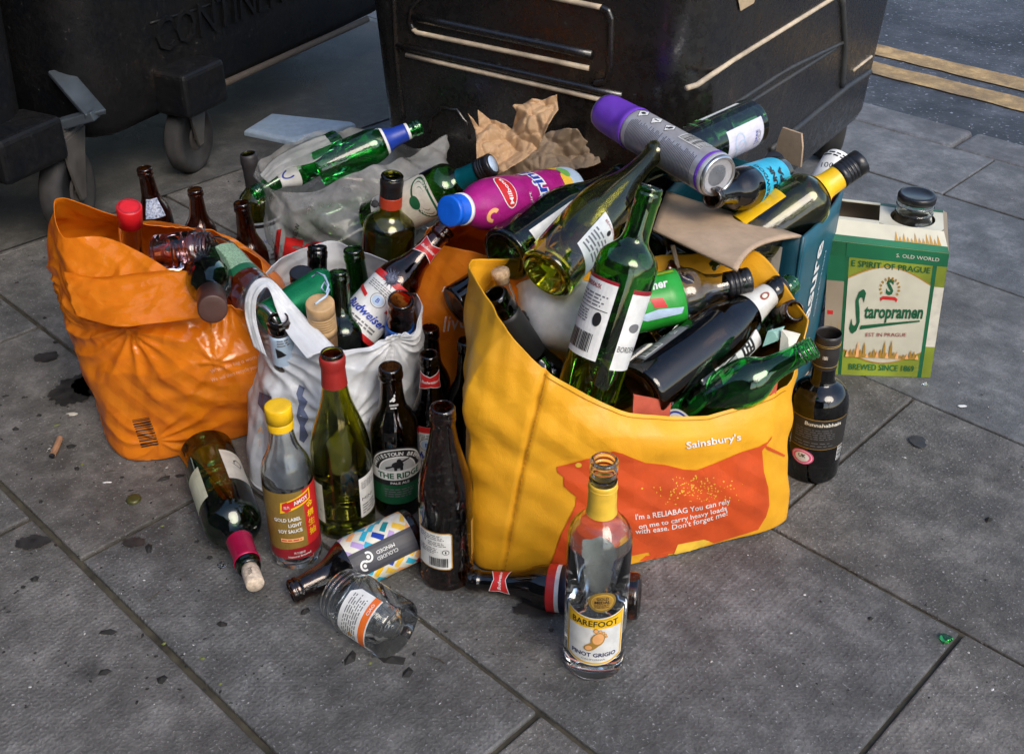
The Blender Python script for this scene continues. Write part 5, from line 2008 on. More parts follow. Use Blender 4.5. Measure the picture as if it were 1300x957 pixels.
# green claret bottle standing proud at the front
P0, P1 = inset((742, 508, .228), (827, 237, .490))
b = Bottle('wine_bottle', 'green claret bottle with red-edged labels leaning upright at the front of the yellow tote', 'wine bottle', P0, P1, .0398, 'bordeaux', G_GREEN, group=GT)
L = b.L
a = Art(.005)
a.rect(-.034, L * .22, .020, L * .58, WHITE); a.rect(-.034, L * .565, .020, L * .58, DRED)
a.text('BORDEAUX', -.012, L * .54, .0055, DRED, width=.028, bold=.03)
a.lines(-.030, L * .45, .016, L * .51, 4, GREYP, 3); a.rect(-.031, L * .44, .017, L * .443, BLACK); a.lines(-.030, L * .37, .000, L * .43, 5, GREYP, 5)
a.ell(.008, L * .40, .005, .009, BLACK)
a.barcode(-.028, L * .24, .012, L * .34, BLACK, seed=6)
b.label(a, 0, -.62, name='back_label')
a = Art(.005)
a.rect(-.02, L * .20, .035, L * .57, WHITE); a.rect(-.02, L * .55, .035, L * .57, DRED)
a.text('BORDEAUX', .0, L * .30, .008, BLACK, width=.036, align='c'); a.ell(-.004, L * .40, .008, .006, GREYP)
b.label(a, 0, 1.05)
# olive burgundy, base towards us
P0, P1 = inset((692, 350, .345), (838, 186, .44))
b = Bottle('wine_bottle', 'olive wine bottle lying base-first with a pale back label, neck crossing the spray can', 'wine bottle', P0, P1, .0405, 'burgundy', G_OLIVE, group=GT, punt=.022)
a = Art(.005); a.poly([(-.022, .045), (.024, .032), (.026, .10), (-.022, .112)], WHITE); a.lines(-.018, .050, .020, .088, 6, GREYP, 4); a.ell(.0, .096, .003, .0045, BLACK); a.text('BEAUJOLAIS', .0, .104, .004, DRED, width=.03)
b.label(a, 0, .70, name='back_label')
# dark one beside it
P0, P1 = inset((640, 325, .335), (792, 218, .37))
b = Bottle('wine_bottle', 'dark olive wine bottle, ribbed base towards us, a barcode strip label on its side', 'wine bottle', P0, P1, .0405, 'burgundy', G_DKGREEN, group=GT, punt=.02)
a = Art(.005); a.rect(-.024, .03, -.004, .13, WHITE); a.rect(.0, .03, .016, .10, flat('navy_label', (.03, .045, .09), .5)); a.barcode(.001, .032, .015, .056, BLACK, WHITE, seed=12)
b.label(a, 0, .45)
# small black bottle with white barcode sticker
P0, P1 = inset((672, 440, .22), (627, 374, .315), .17)
b = Bottle('wine_bottle', 'black-necked bottle with a white barcode sticker, at the left corner of the yellow tote', 'wine bottle', P0, P1, .0185, [(0, .9), (.03, 1), (.80, 1), (.82, .95), (.90, .95), (.91, 1.0), (.97, 1.0), (1, .9)], G_BLACK, group=GT)
b.sleeve('neck_sleeve', b.L * .3, b.L * .80, flat('black_sleeve', (.02, .02, .022), .5), .0006)
a = Art(.004); a.rect(-.011, b.L * .50, .011, b.L * .76, PALEB); a.barcode(-.009, b.L * .53, .009, b.L * .70, BLACK, WHITE, seed=3, horiz=True)
b.label(a, 0, .35, name='barcode_sticker')
P0, P1 = inset((655, 430, .22), (637, 354, .315), .15)
b = Bottle('glass_bottle', 'narrow clear bottle with a pale wooden stopper, behind the black-necked bottle', 'bottle', P0, P1, .0128, [(0, .9), (.04, 1), (.8, 1), (.9, .8), (1, .78)], G_CLEAR, group=GT, th=.002)
b.ring('stopper', [(0, b.L - .006), (.010, b.L - .006), (.0105, b.L + .002), (.0125, b.L + .003), (.0128, b.L + .012), (.0115, b.L + .014), (0, b.L + .0145)], CORK)
# clear bottle with green label
P0, P1 = inset((808, 388, .30), (952, 355, .325), .215)
b = Bottle('beer_bottle', 'clear cider bottle with a bright green label lying across the middle of the yellow tote', 'bottle', P0, P1, .0370, 'ale', G_CLEAR, group=GT, th=.002)
b.sleeve('label', b.L * .16, b.L * .54, flat('bright_green_label', (.02, .30, .03), .35), .0005, steps=4)
b.cap('cap', b.L * .84, b.L * 1.0, .0175, BLACKCAP, ridges=3)
a = Art(.005)
a.text('Pilsner', -.02, b.L * .36, .012, WHITE, width=.042, bold=.03, rot=math.pi / 2, shear=.2)
a.poly([(-.004, b.L * .32), (.008, b.L * .34), (.010, b.L * .42), (-.002, b.L * .40)], RED)
a.poly([(.014, b.L * .20), (.022, b.L * .28), (.022, b.L * .50), (.014, b.L * .52), (.010, b.L * .36)], PALEB)
a.rect(-.040, b.L * .20, -.034, b.L * .52, LIME)
b.label(a, 0, .0, name='label_print')
# dark bottle behind that
P0, P1 = inset((905, 345, .22), (825, 318, .30), .2)
b = Bottle('beer_bottle', 'rounded brown bottle shoulder under the box flap, beside a wooden stick', 'beer bottle', P1, P0, .034, 'ale', G_BROWN, group=GT)
# big dark bottle with white neck label
P0, P1 = inset((815, 496, .240), (992, 362, .305))
b = Bottle('beer_bottle', 'big wet dark brown bottle with a white neck label, lying diagonally in the yellow tote', 'beer bottle', P0, P1, .0385, 'tapered', glass('wet_dark_glass', (.05, .03, .02), dust=.22, dustcol=(.06, .045, .03)), group=GT, punt=.012)
b.sleeve('neck_label', b.L * .74, b.L * .90, flat('ivory_label', (.62, .60, .54), .4), .0006)
a = Art(.004); a.ell(0, b.L * .83, .0085, .0090, flat('brown_crest', (.25, .06, .03), .5)); a.ell(0, b.L * .83, .005, .005, CREAM)
b.label(a, 0, -.1, name='neck_crest')
a = Art(.005); a.rect(-.016, b.L * .06, .012, b.L * .36, BLACK); a.rect(-.015, b.L * .065, .011, b.L * .355, GREYP); a.barcode(-.013, b.L * .08, .008, b.L * .2, BLACK, WHITE, seed=8, horiz=True); a.text('NZA', -.002, b.L * .30, .009, WHITE, width=.016, rot=0)
b.label(a, 0, -1.15, name='back_label')
# green bottle under it
P0, P1 = inset((770, 480, .19), (872, 405, .25), .2)
b = Bottle('wine_bottle', 'dark green bottle wedged under the big wet brown bottle', 'wine bottle', P0, P1, .036, 'bordeaux', G_DKGREEN, group=GT)
P0, P1 = inset((885, 480, .23), (1006, 358, .295), .235)
b = Bottle('beer_bottle', 'green lager bottle with a barcode label, neck behind the white neck label', 'beer bottle', P0, P1, .0310, 'longneck', G_BRIGHT, group=GT)
a = Art(.005); a.rect(-.026, b.L * .12, .026, b.L * .50, WHITE); a.rect(-.024, b.L * .34, .024, b.L * .44, BLACK); a.lines(-.022, b.L * .35, .022, b.L * .43, 3, WHITE, 3); a.barcode(-.02, b.L * .14, .02, b.L * .3, BLACK, seed=7)
b.label(a, 0, .25, name='back_label')
P0, P1 = inset((950, 425, .21), (1010, 394, .30), .20)
b = Bottle('beer_bottle', 'dark brown bottle, its open mouth poking out at the right corner of the yellow tote', 'beer bottle', P0, P1, .034, 'longneck', G_DKBROWN, group=GT)
P0, P1 = inset((888, 516, .20), (1034, 440, .30), .235)
b = Bottle('beer_bottle', 'bright green bottle lying over the front rim of the yellow tote, mouth to the right', 'beer bottle', P0, P1, .0330, 'ale', G_BRIGHT, group=GT, thread=True)
a = Art(.005); a.ell(0, b.L * .16, .026, .020, WHITE); a.ell(0, b.L * .16, .0235, .0175, BLUE); a.ell(0, b.L * .16, .021, .015, WHITE); a.lines(-.014, b.L * .13, .014, b.L * .19, 3, BLUE, 4)
b.label(a, 0, .45)
P0, P1 = inset((868, 516, .185), (908, 478, .215), .10)
b = Bottle('beer_bottle', 'green bottle end with an oval grey label numbered 3, just inside the tote rim', 'beer bottle', P0, P1, .030, [(0, .85), (.05, 1), (.8, 1), (.9, .9), (1, .5)], G_BRIGHT, group=GT)
a = Art(.005); a.ell(0, .045, .020, .036, DGREEN); a.ell(0, .045, .018, .033, PALEB); a.ell(0, .045, .0145, .027, DGREEN); a.text('3', 0, .045, .015, WHITE, bold=.03)
b.label(a, 0, -.1)
# extra fill low inside the tote
for i, (bb, tt, g_) in enumerate((((700, 440, .14), (800, 400, .24), G_DKGREEN), ((830, 300, .30), (915, 345, .30), G_DKGREEN), ((640, 350, .27), (720, 300, .30), G_BLACK), ((760, 330, .28), (850, 370, .29), G_OLIVE), ((690, 470, .18), (655, 400, .26), G_BLACK), ((830, 470, .19), (930, 420, .24), G_GREEN), ((900, 400, .24), (985, 425, .26), G_DKGREEN), ((920, 380, .26), (845, 340, .30), G_BROWN), ((760, 380, .16), (900, 330, .22), G_DKBROWN), ((960, 470, .12), (860, 440, .2), G_BLACK), ((690, 400, .10), (740, 330, .26), G_BLACK), ((980, 400, .14), (900, 380, .22), G_DKBROWN))):
    P0, P1 = inset(bb, tt, .21)
    Bottle('beer_bottle', 'dark bottle deep inside the yellow tote, under the visible ones', 'beer bottle', P0, P1, .031, 'longneck', g_, group='bottles buried in the yellow tote', n=32)
# white bowl
root = empty('plastic_bowl', at(715, 405, .25))
tag(root, 'glossy white plastic bowl wedged behind the green claret bottle', 'bowl')
pts = [(r * 1.0, z * 1.2) for r, z in [(0, 0), (.040, .0), (.055, .010), (.074, .036), (.084, .062), (.088, .064), (.086, .066), (.081, .064), (.071, .038), (.052, .013), (.04, .004), (0, .004)]]
V, Fc = lathe_mesh(pts, 64)
M = Matrix.Translation(at(718, 446, .205)) @ Matrix.Rotation(math.radians(-48), 4, 'X') @ Matrix.Rotation(math.radians(10), 4, 'Y')
o = obj('bowl_wall', [M @ Vector(v) for v in V], Fc, flat('white_plastic', (.80, .80, .80), .22), root)
# wooden stick
bm = bmesh.new(); q0, q1 = at(854, 312, .33), at(862, 345, .30)
tube(bm, [q0, q1], .0032, 6); o = bm_obj('wooden_stick', bm, flat('pale_wood', (.55, .40, .25), .7, var=.2), None)
tag(o, 'pale wooden lolly stick poking up behind the green-labelled bottle', 'stick')
# torn paper scraps at the right of the tote
for nm, q, m, lb in (('paper_scrap', [(992, 418, .285), (1016, 424, .28), (1002, 452, .26), (990, 446, .26)], CREAM, 'cream torn paper scrap inside the right corner of the yellow tote'),
                     ('paper_scrap', [(975, 420, .28), (996, 414, .285), (988, 432, .27), (968, 440, .26)], flat('pale_green_print', (.25, .45, .40), .5), 'pale green torn paper scrap beside the dark bottle mouth')):
    V = [at(*p) for p in q]; c = sum(V, Vector()) / 4 + Vector((0, 0, .006))
    o = obj(nm, V + [c], [(0, 1, 4), (1, 2, 4), (2, 3, 4), (3, 0, 4)], m, None, smooth=False); add_mod(o, 'SOLIDIFY', thickness=.001)
    tag(o, lb, 'paper')

# ---- on the teal box
GB = 'things piled on the teal box'
P0, P1 = inset((912, 224, .43), (800, 162, .44))
Ls = (P1 - P0).length
b = Bottle('spray_can', 'silver aerosol can with a purple cap lying across the bottles', 'aerosol can', P0, at(768, 142, .44), .0315, [(0, .86), (.01, .97), (.03, 1.02), (.045, 1.0), (.68, 1), (.70, .97), (.72, .9), (1, .86)], flat('silver_can', (.55, .54, .56), .33, metal=.45), group=GB, hollow=False, part='can_body')
CANL = None
L = b.L
zcap = .70
pts = [(b.R * 1.0, L * zcap), (b.R * 1.03, L * (zcap + .005)), (b.R * 1.03, L * (zcap + .03)), (b.R * 1.0, L * (zcap + .035)), (b.R * .985, L * .80), (b.R * .95, L * .95), (b.R * .90, L * .985), (b.R * .80, L * 1.0), (b.R * .4, L * 1.003), (0, L * 1.003)]
b.ring('cap', pts, PURPLE)
b.ring('base_ring', [(b.R * 1.005, L * .035), (b.R * 1.02, L * .04), (b.R * 1.02, L * .055), (b.R * 1.005, L * .06)], PURPLE)
b.ring('base_rim', [(b.R * .80, 0), (b.R * .84, -.002), (b.R * .92, -.002), (b.R * .98, .003), (b.R * .9, .004), (b.R * .7, .004), (0, -.0), (0, .006)], SILVER)
a = Art(.005)
for i in range(3):
    x, y = .028, L * (.64 - i * .115)
    a.poly([(x - .010, y), (x, y - .010), (x + .010, y), (x, y + .010)], BLACK, 2); a.poly([(x - .009, y), (x, y - .009), (x + .009, y), (x, y + .009)], WHITE, 3)
    if i == 0: a.ell(x, y, .0028, .004, BLACK, 4)
    elif i == 1: a.rect(x - .0008, y - .0015, x + .0008, y + .005, BLACK, 4); a.ell(x, y - .0035, .0011, .0011, BLACK, 4)
    else: a.ell(x, y - .001, .004, .003, BLACK, 4); a.rect(x - .0045, y + .001, x - .0015, y + .0045, BLACK, 4)
rnd = random.Random(9)
for (x0, x1, z0, z1, n_) in ((-.030, .014, .10, .38, 26), (-.030, .016, .40, .66, 24)):
    for i in range(n_):
        z = L * (z0 + (z1 - z0) * i / n_)
        a.rect(x0 + rnd.random() * .002, z, x1 - rnd.random() * .006, z + L * .0048, flat('fine_print', (.10, .10, .13), .5), 1)
a.barcode(.020, L * .12, .040, L * .30, BLACK, WHITE, seed=5, horiz=True)
b.label(a, 0, -.1)
P0, P1 = inset((952, 156, .40), (846, 206, .40), .30)
P0 = at(952, 156, .40); P1 = P0 + (P1 - P0).normalized() * .30
b = Bottle('wine_bottle', 'dark wine bottle with a lilac-white label lying behind the aerosol can', 'wine bottle', P0, P1, .0390, 'bordeaux', G_DKGREEN, group=GB, punt=.01)
a = Art(.005); a.rect(-.025, .020, .026, .115, flat('lilac_white', (.62, .60, .70), .5)); a.text('TERRE', .0, .04, .006, BLUE, width=.022, rot=0, bold=.02); a.lines(-.01, .028, .012, .036, 2, GREYP, 3); a.ell(-.006, .08, .014, .013, PALEB, r0=.85); a.ell(.006, .086, .012, .013, PALEB, r0=.85)
b.label(a, 0, -.72)
a = Art(.005); a.rect(-.003, .03, .003, .13, WHITE); b.label(a, 0, 1.15, name='back_label')
P0, P1 = inset((1003, 219, .35), (903, 252, .40), .215)
b = Bottle('beer_bottle', 'brown beer bottle with a turquoise label, open mouth towards us on the card flap', 'beer bottle', P0, P1, .0320, 'ale', G_DKBROWN, group=GB)
a = Art(.005); a.rect(-.055, b.L * .10, .055, b.L * .50, LBLUE)
a.text('BREWDOG', 0, b.L * .46, .010, BLACK, width=.056, bold=.03); a.text('PUNK', 0, b.L * .35, .013, BLACK, width=.036, bold=.06); a.text('IPA', 0, b.L * .24, .013, BLACK, width=.024, bold=.06)
b.label(a, 0, .0)
P0, P1 = inset((962, 296, .315), (1090, 207, .40), .27)
b = Bottle('wine_bottle', 'olive wine bottle with a black screw cap over a yellow foil collar, pointing up right', 'wine bottle', P0, P1, .0430, 'bordeaux', G_OLIVE, group=GB)
b.sleeve('neck_foil', b.L * .74, b.L * .90, YEL, .0012)
b.cap('cap', b.L * .86, b.L * 1.02, .0195, BLACKCAP, ridges=4)
a = Art(.005); a.rect(-.030, b.L * .25, .010, b.L * .52, YEL); a.lines(-.028, b.L * .3, .006, b.L * .5, 4, YELFOIL, 4)
b.label(a, 0, -.75)
P0, P1 = inset((975, 232, .33), (983, 203, .385), .12)
b = Bottle('beer_bottle', 'brown capped bottle neck at the back of the teal box, before the card tab', 'beer bottle', P0, P1, .030, 'ale', G_DKBROWN, group=GB)
b.cap('crown_cap', b.L * .90, b.L * 1.01, .0155, BLACKCAP, ridges=2)
P0, P1 = inset((1030, 262, .31), (1066, 200, .365))
b = Bottle('drinks_can', 'slim white can with black lettering, behind the black screw cap', 'can', P0, P1, .0240, 'can', WHITE, group=GB, hollow=False, part='can_body')
a = Art(.005)
for k in range(3): a.text('100', -.008 + k * .012, b.L * .66, .010, BLACK, width=.014, rot=.2)
a.rect(-.03, b.L * .2, .03, b.L * .42, RED); a.lines(-.02, b.L * .84, .02, b.L * .94, 2, BLACK, 4)
b.label(a, 0, 0)
P0, P1 = inset((925, 262, .30), (932, 214, .365), .14)
b = Bottle('beer_bottle', 'green bottle neck between the aerosol can and the turquoise-labelled bottle', 'beer bottle', P0, P1, .03, 'longneck', G_BRIGHT, group=GB)
for i, (bb, tt) in enumerate((((880, 262, .12), (900, 240, .28)), ((1000, 280, .10), (960, 262, .27)))):
    P0, P1 = inset(bb, tt, .2)
    Bottle('wine_bottle', 'dark bottle down inside the teal box', 'wine bottle', P0, P1, .033, 'bordeaux', G_BLACK, group='bottles buried in the teal box', n=32)

# juice bottle
P0, P1 = inset((722, 242, .33), (572, 268, .40))
b = Bottle('juice_bottle', 'purple sleeved juice bottle with a blue cap lying over the orange carrier', 'juice bottle', P0, P1, .0375, 'juice', PLUM, hollow=False, part='sleeve_body')
L = b.L
b.ring('neck_ring', [(b.R * .5, L * .905), (b.R * .60, L * .91), (b.R * .60, L * .93), (b.R * .5, L * .935)], WHITE)
b.cap('cap', L * .925, L * 1.015, .0215, BLUECAP, ridges=5)
a = Art(.005)
a.rect(-.117, L * .02, .117, L * .17, PALEB)
for i in range(6):
    a.ell(-.10 + i * .036, L * .17, .014, .012, YELFOIL, 2)
    a.ell(-.084 + i * .036, L * .14, .010, .010, flat('leaf_green', (.15, .4, .08), .5), 3)
a.ell(.010, L * .69, .022, .016, WHITE, 4); a.ell(.010, L * .69, .0205, .0145, RED, 5)
a.text('Milbona', .010, L * .69, .0085, WHITE, width=.034, bold=.02, layer=6)
a.ell(-.020, L * .80, .011, .010, PEACH, 4, r0=.45, a0=-40, a1=200)
a.text('Drink', .014, L * .42, .028, WHITE, width=.078, bold=.09, layer=4); a.text('Drink', .014, L * .42, .025, BLUE, width=.072, bold=.03, layer=5)
a.text('Yogurt', -.012, L * .53, .008, WHITE, width=.03, layer=5)
a.poly([(-.052, L * .24), (-.026, L * .24), (-.026, L * .56), (-.046, L * .52)], PALEB, 4)
a.lines(-.050, L * .26, -.028, L * .50, 12, GREYP, 4)
b.label(a, 0, .1)
P0, P1 = inset((498, 272, .24), (624, 209, .35), .25)
b = Bottle('wine_bottle', 'green wine bottle with a teal neck foil and white-topped cap, behind the juice bottle', 'wine bottle', P0, P1, .0395, 'bordeaux', G_GREEN)
b.sleeve('neck_foil', b.L * .76, b.L * .92, flat('teal_foil', (.0, .10, .13), .3, metal=.4), .001)
b.cap('cap', b.L * .90, b.L * 1.01, .0185, BLACKCAP, ridges=3)
b.ring('cap_disc', [(0, b.L * 1.01 + .0004), (.0135, b.L * 1.01 + .0004), (.0135, b.L * 1.01 + .0010), (0, b.L * 1.01 + .0010)], PALEB)
a = Art(.005); a.rect(-.045, b.L * .12, .045, b.L * .52, CREAM); a.ell(0, b.L * .52, .040, .022, CREAM); a.ell(0, b.L * .52, .036, .018, DGREEN); a.ell(0, b.L * .52, .032, .014, CREAM); a.ell(0, b.L * .46, .010, .009, DGREEN)
b.label(a, 0, .0)
P0, P1 = inset((490, 355, .14), (498, 222, .34), .28)
b = Bottle('wine_bottle', 'open olive wine bottle with black screw neck and red collar, between the carriers', 'wine bottle', P0, P1, .0430, 'bordeaux', G_OLIVE, thread=True)
b.sleeve('neck_foil', b.L * .87, b.L * .985, BLACKCAP, .0010)
b.sleeve('neck_collar', b.L * .80, b.L * .87, flat('orange_red_foil', (.45, .05, .02), .4), .0010)
a = Art(.005); a.rect(-.05, b.L * .05, .05, b.L * .34, WHITE); b.label(a, 0, 0)

# ---- white carrier contents
GW = 'bottles in the white carrier'
P0, P1 = inset((455, 414, .22), (567, 289, .335))
P0 = P1 + (P0 - P1).normalized() * .235
b = Bottle('beer_bottle', 'brown lager bottle with big red and white label, leaning right from the white carrier', 'beer bottle', P0, P1, .0345, 'longneck', G_BROWN, group=GW)
neck_bow(b, b.L * .82, .1)
b.label(budweiser_art(w=.10, h=.095), b.L * .34, -.1)


def neck(label, base, top, L, R, kind, mat, far=False, **kw):
    P0, P1 = inset(base, top, L)
    return Bottle('beer_bottle' if kind != 'bordeaux' else 'wine_bottle', label, 'beer bottle' if kind != 'bordeaux' else 'wine bottle', P0, P1, R, kind, mat, **kw)


b = neck('small dark bottle with a white printed neck, behind the yellow sauce cap', (360, 452, .21), (353, 404, .280), .11, .0155, [(0, .95), (.05, 1.05), (.70, 1), (.80, .92), (.81, 1.05), (.93, 1.05), (.94, .95), (1, .9)], G_DKBROWN, group=GW)
b.sleeve('neck_label', b.L * .30, b.L * .78, PALEB, .0006)
a = Art(.004); a.poly([(-.008, b.L * .45), (.004, b.L * .50), (-.002, b.L * .58), (-.009, b.L * .62)], BLACK); a.lines(-.006, b.L * .64, .010, b.L * .76, 3, GREYP, 3); b.label(a, 0, 0, name='neck_print')
b = neck('tan screw-capped bottle neck with ridged cap, in the middle of the white carrier', (414, 452, .20), (406, 384, .30), .16, .0185, [(0, .9), (.03, 1), (.9, 1), (1, .9)], flat('brown_cork_neck', (.20, .11, .05), .7, var=.3, scale=150), group=GW, hollow=False, part='neck_body')
b.cap('cap', b.L * .66, b.L * 1.0, .0195, TAN, ridges=6)
b = neck('brown open bottle with a blue neck label, at the right of the white carrier', (505, 462, .15), (509, 380, .288), .2, .0200, [(0, 1), (.5, 1), (.72, 1.0), (.74, .92), (.80, .95), (.84, .90), (.90, .95), (.94, .9), (.98, .92), (1, .86)], G_BROWN, group=GW, thread=False)
b.sleeve('neck_label', b.L * .56, b.L * .74, flat('blue_label', (.02, .10, .40), .35), .0008)
b = neck('dark bottle neck, tallest at the back of the white carrier', (402, 400, .20), (403, 312, .30), .25, .036, 'bordeaux', G_BLACK, group=GW)
b = neck('open green bottle neck, second from the tan cap', (436, 440, .20), (430, 344, .31), .25, .034, 'bordeaux', G_DKGREEN, group=GW)
b = neck('open dark green neck with a bright rim, between the red collar and tan cap', (462, 400, .19), (448, 316, .30), .25, .037, 'bordeaux', G_DKGREEN, group=GW)
b = neck('bottle neck with a black cap and red band, behind the green can', (386, 390, .22), (382, 346, .285), .13, .0155, [(0, 1), (.9, 1), (1, .9)], G_DKBROWN, group=GW)
b.sleeve('neck_band', b.L * .80, b.L * .88, RED, .001); b.cap('cap', b.L * .90, b.L * 1.01, .0165, BLACKCAP, ridges=2)
P0, P1 = inset((358, 396, .262), (418, 358, .275), .115)
b = Bottle('beer_can', 'green drinks can with a silver end lying by the loop handle', 'can', P0, P1, .027, 'can', flat('green_can_paint', (.005, .20, .07), .25, metal=.5), hollow=False, group=GW, part='can_body')
b.ring('can_end', [(0, .004), (.024, .004), (.026, -.001), (.028, .003), (.0265, .006)], SILVER)
# curl of pale foil over the tan cap
bm = bmesh.new()
pts = [at(396, 352, .315), at(402, 346, .32), at(412, 350, .32), at(417, 362, .318), at(414, 372, .315), at(408, 366, .315), at(412, 358, .318), at(418, 368, .315), at(414, 376, .315), at(400, 386, .312)]
tube(bm, pts, .0016, 6); o = bm_obj('foil_curl', bm, PALEB, None, smooth=True); tag(o, 'curled pale blue foil strip lying over the tan cap', 'foil strip')


def tuft(label, c, r, mat, seed, n=110):
    rnd = random.Random(seed); bm = bmesh.new()
    for i in range(n):
        d = Vector((rnd.gauss(0, 1), rnd.gauss(0, 1), rnd.gauss(0, 1))).normalized() * r * rnd.uniform(.5, 1)
        s = d.orthogonal().normalized() * r * .10; t = d.cross(s).normalized() * r * .10
        v = [bm.verts.new(c + q) for q in (s, t, -s - t)]; e = bm.verts.new(c + d)
        m2 = d * .55 + s * 1.5
        for k in range(3): bm.faces.new((v[k], v[(k + 1) % 3], e))
    bmesh.ops.create_icosphere(bm, subdivisions=2, radius=r * .5, matrix=Matrix.Translation(c))
    o = bm_obj('dried_flower_head', bm, mat, None); tag(o, label, 'flower head')


tuft('grey-blue bristly dried flower head stuck to the big lager bottle', at(497, 354, .335), .017, flat('grey_blue_fuzz', (.12, .13, .19), .9, var=.4, scale=400), 3)
tuft('small black bristly flower head beside the red collar', at(476, 259, .33), .012, flat('black_fuzz', (.03, .03, .032), .9, var=.4, scale=400), 5, 70)

# ---- orange carrier contents
GO = 'bottles in the bright orange carrier'
P0, P1 = inset((262, 322, .26), (270, 392, .31))
b = Bottle('wine_bottle', 'dark bottle with a brown stopper pointing towards us over the orange carrier rim', 'wine bottle', P0, P1, .0330, [(0, .85), (.04, 1), (.52, 1), (.62, .9), (.70, .68), (.76, .52), (1, .50)], G_DKGREEN, group=GO)
b.cap('cap', b.L * .78, b.L * 1.01, .0195, flat('dark_brown_cap', (.06, .022, .015), .45), ridges=0)
P0, P1 = inset((275, 325, .275), (352, 402, .25), .24)
b = Bottle('glass_bottle', 'clear bottle with a speckled green label sloping into the loop handle', 'bottle', P1, P0, .0325, 'juice', G_CLEAR, group=GO, th=.002)
a = Art(.005); a.rect(-.032, b.L * .42, .032, b.L * .66, flat('speckled_green_label', (.22, .34, .22), .5, var=.5, scale=500)); a.rect(-.032, b.L * .36, .032, b.L * .42, DGREEN)
b.label(a, 0, 0)
P0, P1 = inset((215, 322, .29), (268, 316, .30), .085)
b = Bottle('glass_jar', 'pinkish clear jar lying in the mouth of the orange carrier', 'jar', P0, P1, .0300, 'jar', glass('pink_tinted_glass', (.86, .72, .74), dust=.05), group=GO, th=.0022)
P0, P1 = inset((168, 330, .24), (164, 262, .345), .16)
b = Bottle('plastic_bottle', 'bottle with a bright red screw cap at the back of the orange carrier', 'bottle', P0, P1, .018, [(0, 1), (.8, 1), (.9, .9), (1, .9)], G_CLEAR, group=GO)
b.cap('cap', b.L * .78, b.L * 1.0, .0185, flat('scarlet_plastic', (.62, .012, .018), .35), ridges=0)
for i, (lab, bb, tt, R) in enumerate((('brown bottle with a small neck label standing behind the red cap', (212, 335, 0), (182, 213, .0), .032),
                                      ('plain brown bottle standing behind the middle of the orange carrier', (262, 352, 0), (248, 240, 0), .031),
                                      ('plain brown bottle standing between the orange carrier and the dark-capped bottle', (330, 392, 0), (306, 257, 0), .032))):
    P0, P1 = stand_up(bb[0], bb[1], tt[0], tt[1], lean=.9)
    b = Bottle('beer_bottle', lab, 'beer bottle', P0, P1, R, 'longneck', G_BROWN, group='brown bottles behind the orange carrier')
    if i == 0:
        a = Art(.005); a.rect(-.018, b.L * .55, .018, b.L * .72, flat('silver_blue_label', (.30, .34, .45), .4, var=.8, scale=300)); b.label(a, 0, 0, name='neck_label')
P0, P1 = stand_up(350, 358, 313, 195, lean=.9)
b = Bottle('wine_bottle', 'green wine bottle with a matt black neck and pale label, left of the clear bag', 'wine bottle', P0, P1, .0365, 'bordeaux', G_OLIVE)
b.sleeve('neck_foil', b.L * .77, b.L * 1.0, flat('matt_black_foil', (.025, .022, .024), .5), .001)
a = Art(.005); a.rect(-.04, b.L * .12, .04, b.L * .54, flat('pale_grey_label', (.40, .44, .50), .5)); a.rect(-.04, b.L * .50, .04, b.L * .525, BLACK); a.text('Riesling', 0, b.L * .40, .008, BLUE, width=.04, shear=.3); a.lines(-.03, b.L * .2, .03, b.L * .34, 4, GREYP, 4)
b.label(a, 0, .2)
for lab, bb, tt in (('second bottle low in the orange carrier', (200, 400, .10), (250, 340, .2)), ('', (290, 430, .10), (235, 360, .2)), ('', (180, 380, .10), (215, 330, .22))):
    P0, P1 = inset(bb, tt, .2)
    Bottle('beer_bottle', 'dark bottle deep inside the orange carrier, mostly hidden', 'beer bottle', P0, P1, .031, 'longneck', G_DKBROWN, group='bottles buried in the orange carrier', n=32)
for bb, tt in (((400, 520, .10), (420, 400, .22)), ((470, 520, .10), (470, 420, .21)), ((360, 500, .1), (375, 420, .2))):
    P0, P1 = inset(bb, tt, .2)
    Bottle('beer_bottle', 'dark bottle deep inside the white carrier, mostly hidden', 'beer bottle', P0, P1, .031, 'longneck', G_DKBROWN, group='bottles buried in the white carrier', n=32)

# ---- clear bag contents
P0, P1 = inset((428, 205, .275), (534, 160, .32), .20)
b = Bottle('beer_bottle', 'green beer bottle with a blue and white neck label resting on the clear bag', 'beer bottle', P0, P1, .0320, 'longneck', G_BRIGHT, group='bottles in the clear bag')
b.sleeve('neck_label', b.L * .66, b.L * .86, BLUE, .0008); b.sleeve('label_edge', b.L * .86, b.L * .885, WHITE, .001); b.sleeve('label_edge', b.L * .635, b.L * .66, WHITE, .001)
P0, P1 = inset((400, 202, .26), (322, 246, .23), .19)
b = Bottle('beer_bottle', 'green beer bottle with a white swirled neck label, inside the left of the clear bag', 'beer bottle', P0, P1, .0300, 'longneck', G_BRIGHT, group='bottles in the clear bag')
b.sleeve('neck_label', b.L * .56, b.L * .74, WHITE, .0008)
a = Art(.004); a.ell(0, b.L * .65, .010, .012, BLUE, r0=.7, a0=0, a1=220); b.label(a, 0, 0, name='neck_print')
for i, (bb, tt, g_) in enumerate((((380, 290, .10), (470, 250, .16), G_BRIGHT), ((430, 310, .08), (540, 250, .14), G_GREEN), ((520, 240, .12), (420, 225, .17), G_BROWN), ((540, 280, .06), (450, 270, .10), G_CLEAR))):
    P0, P1 = inset(bb, tt, .2)
    Bottle('beer_bottle', 'bottle blurred by the clear polythene of the grey bag', 'beer bottle', P0, P1, .031, 'longneck', g_, group='bottles deep in the clear bag', n=32)
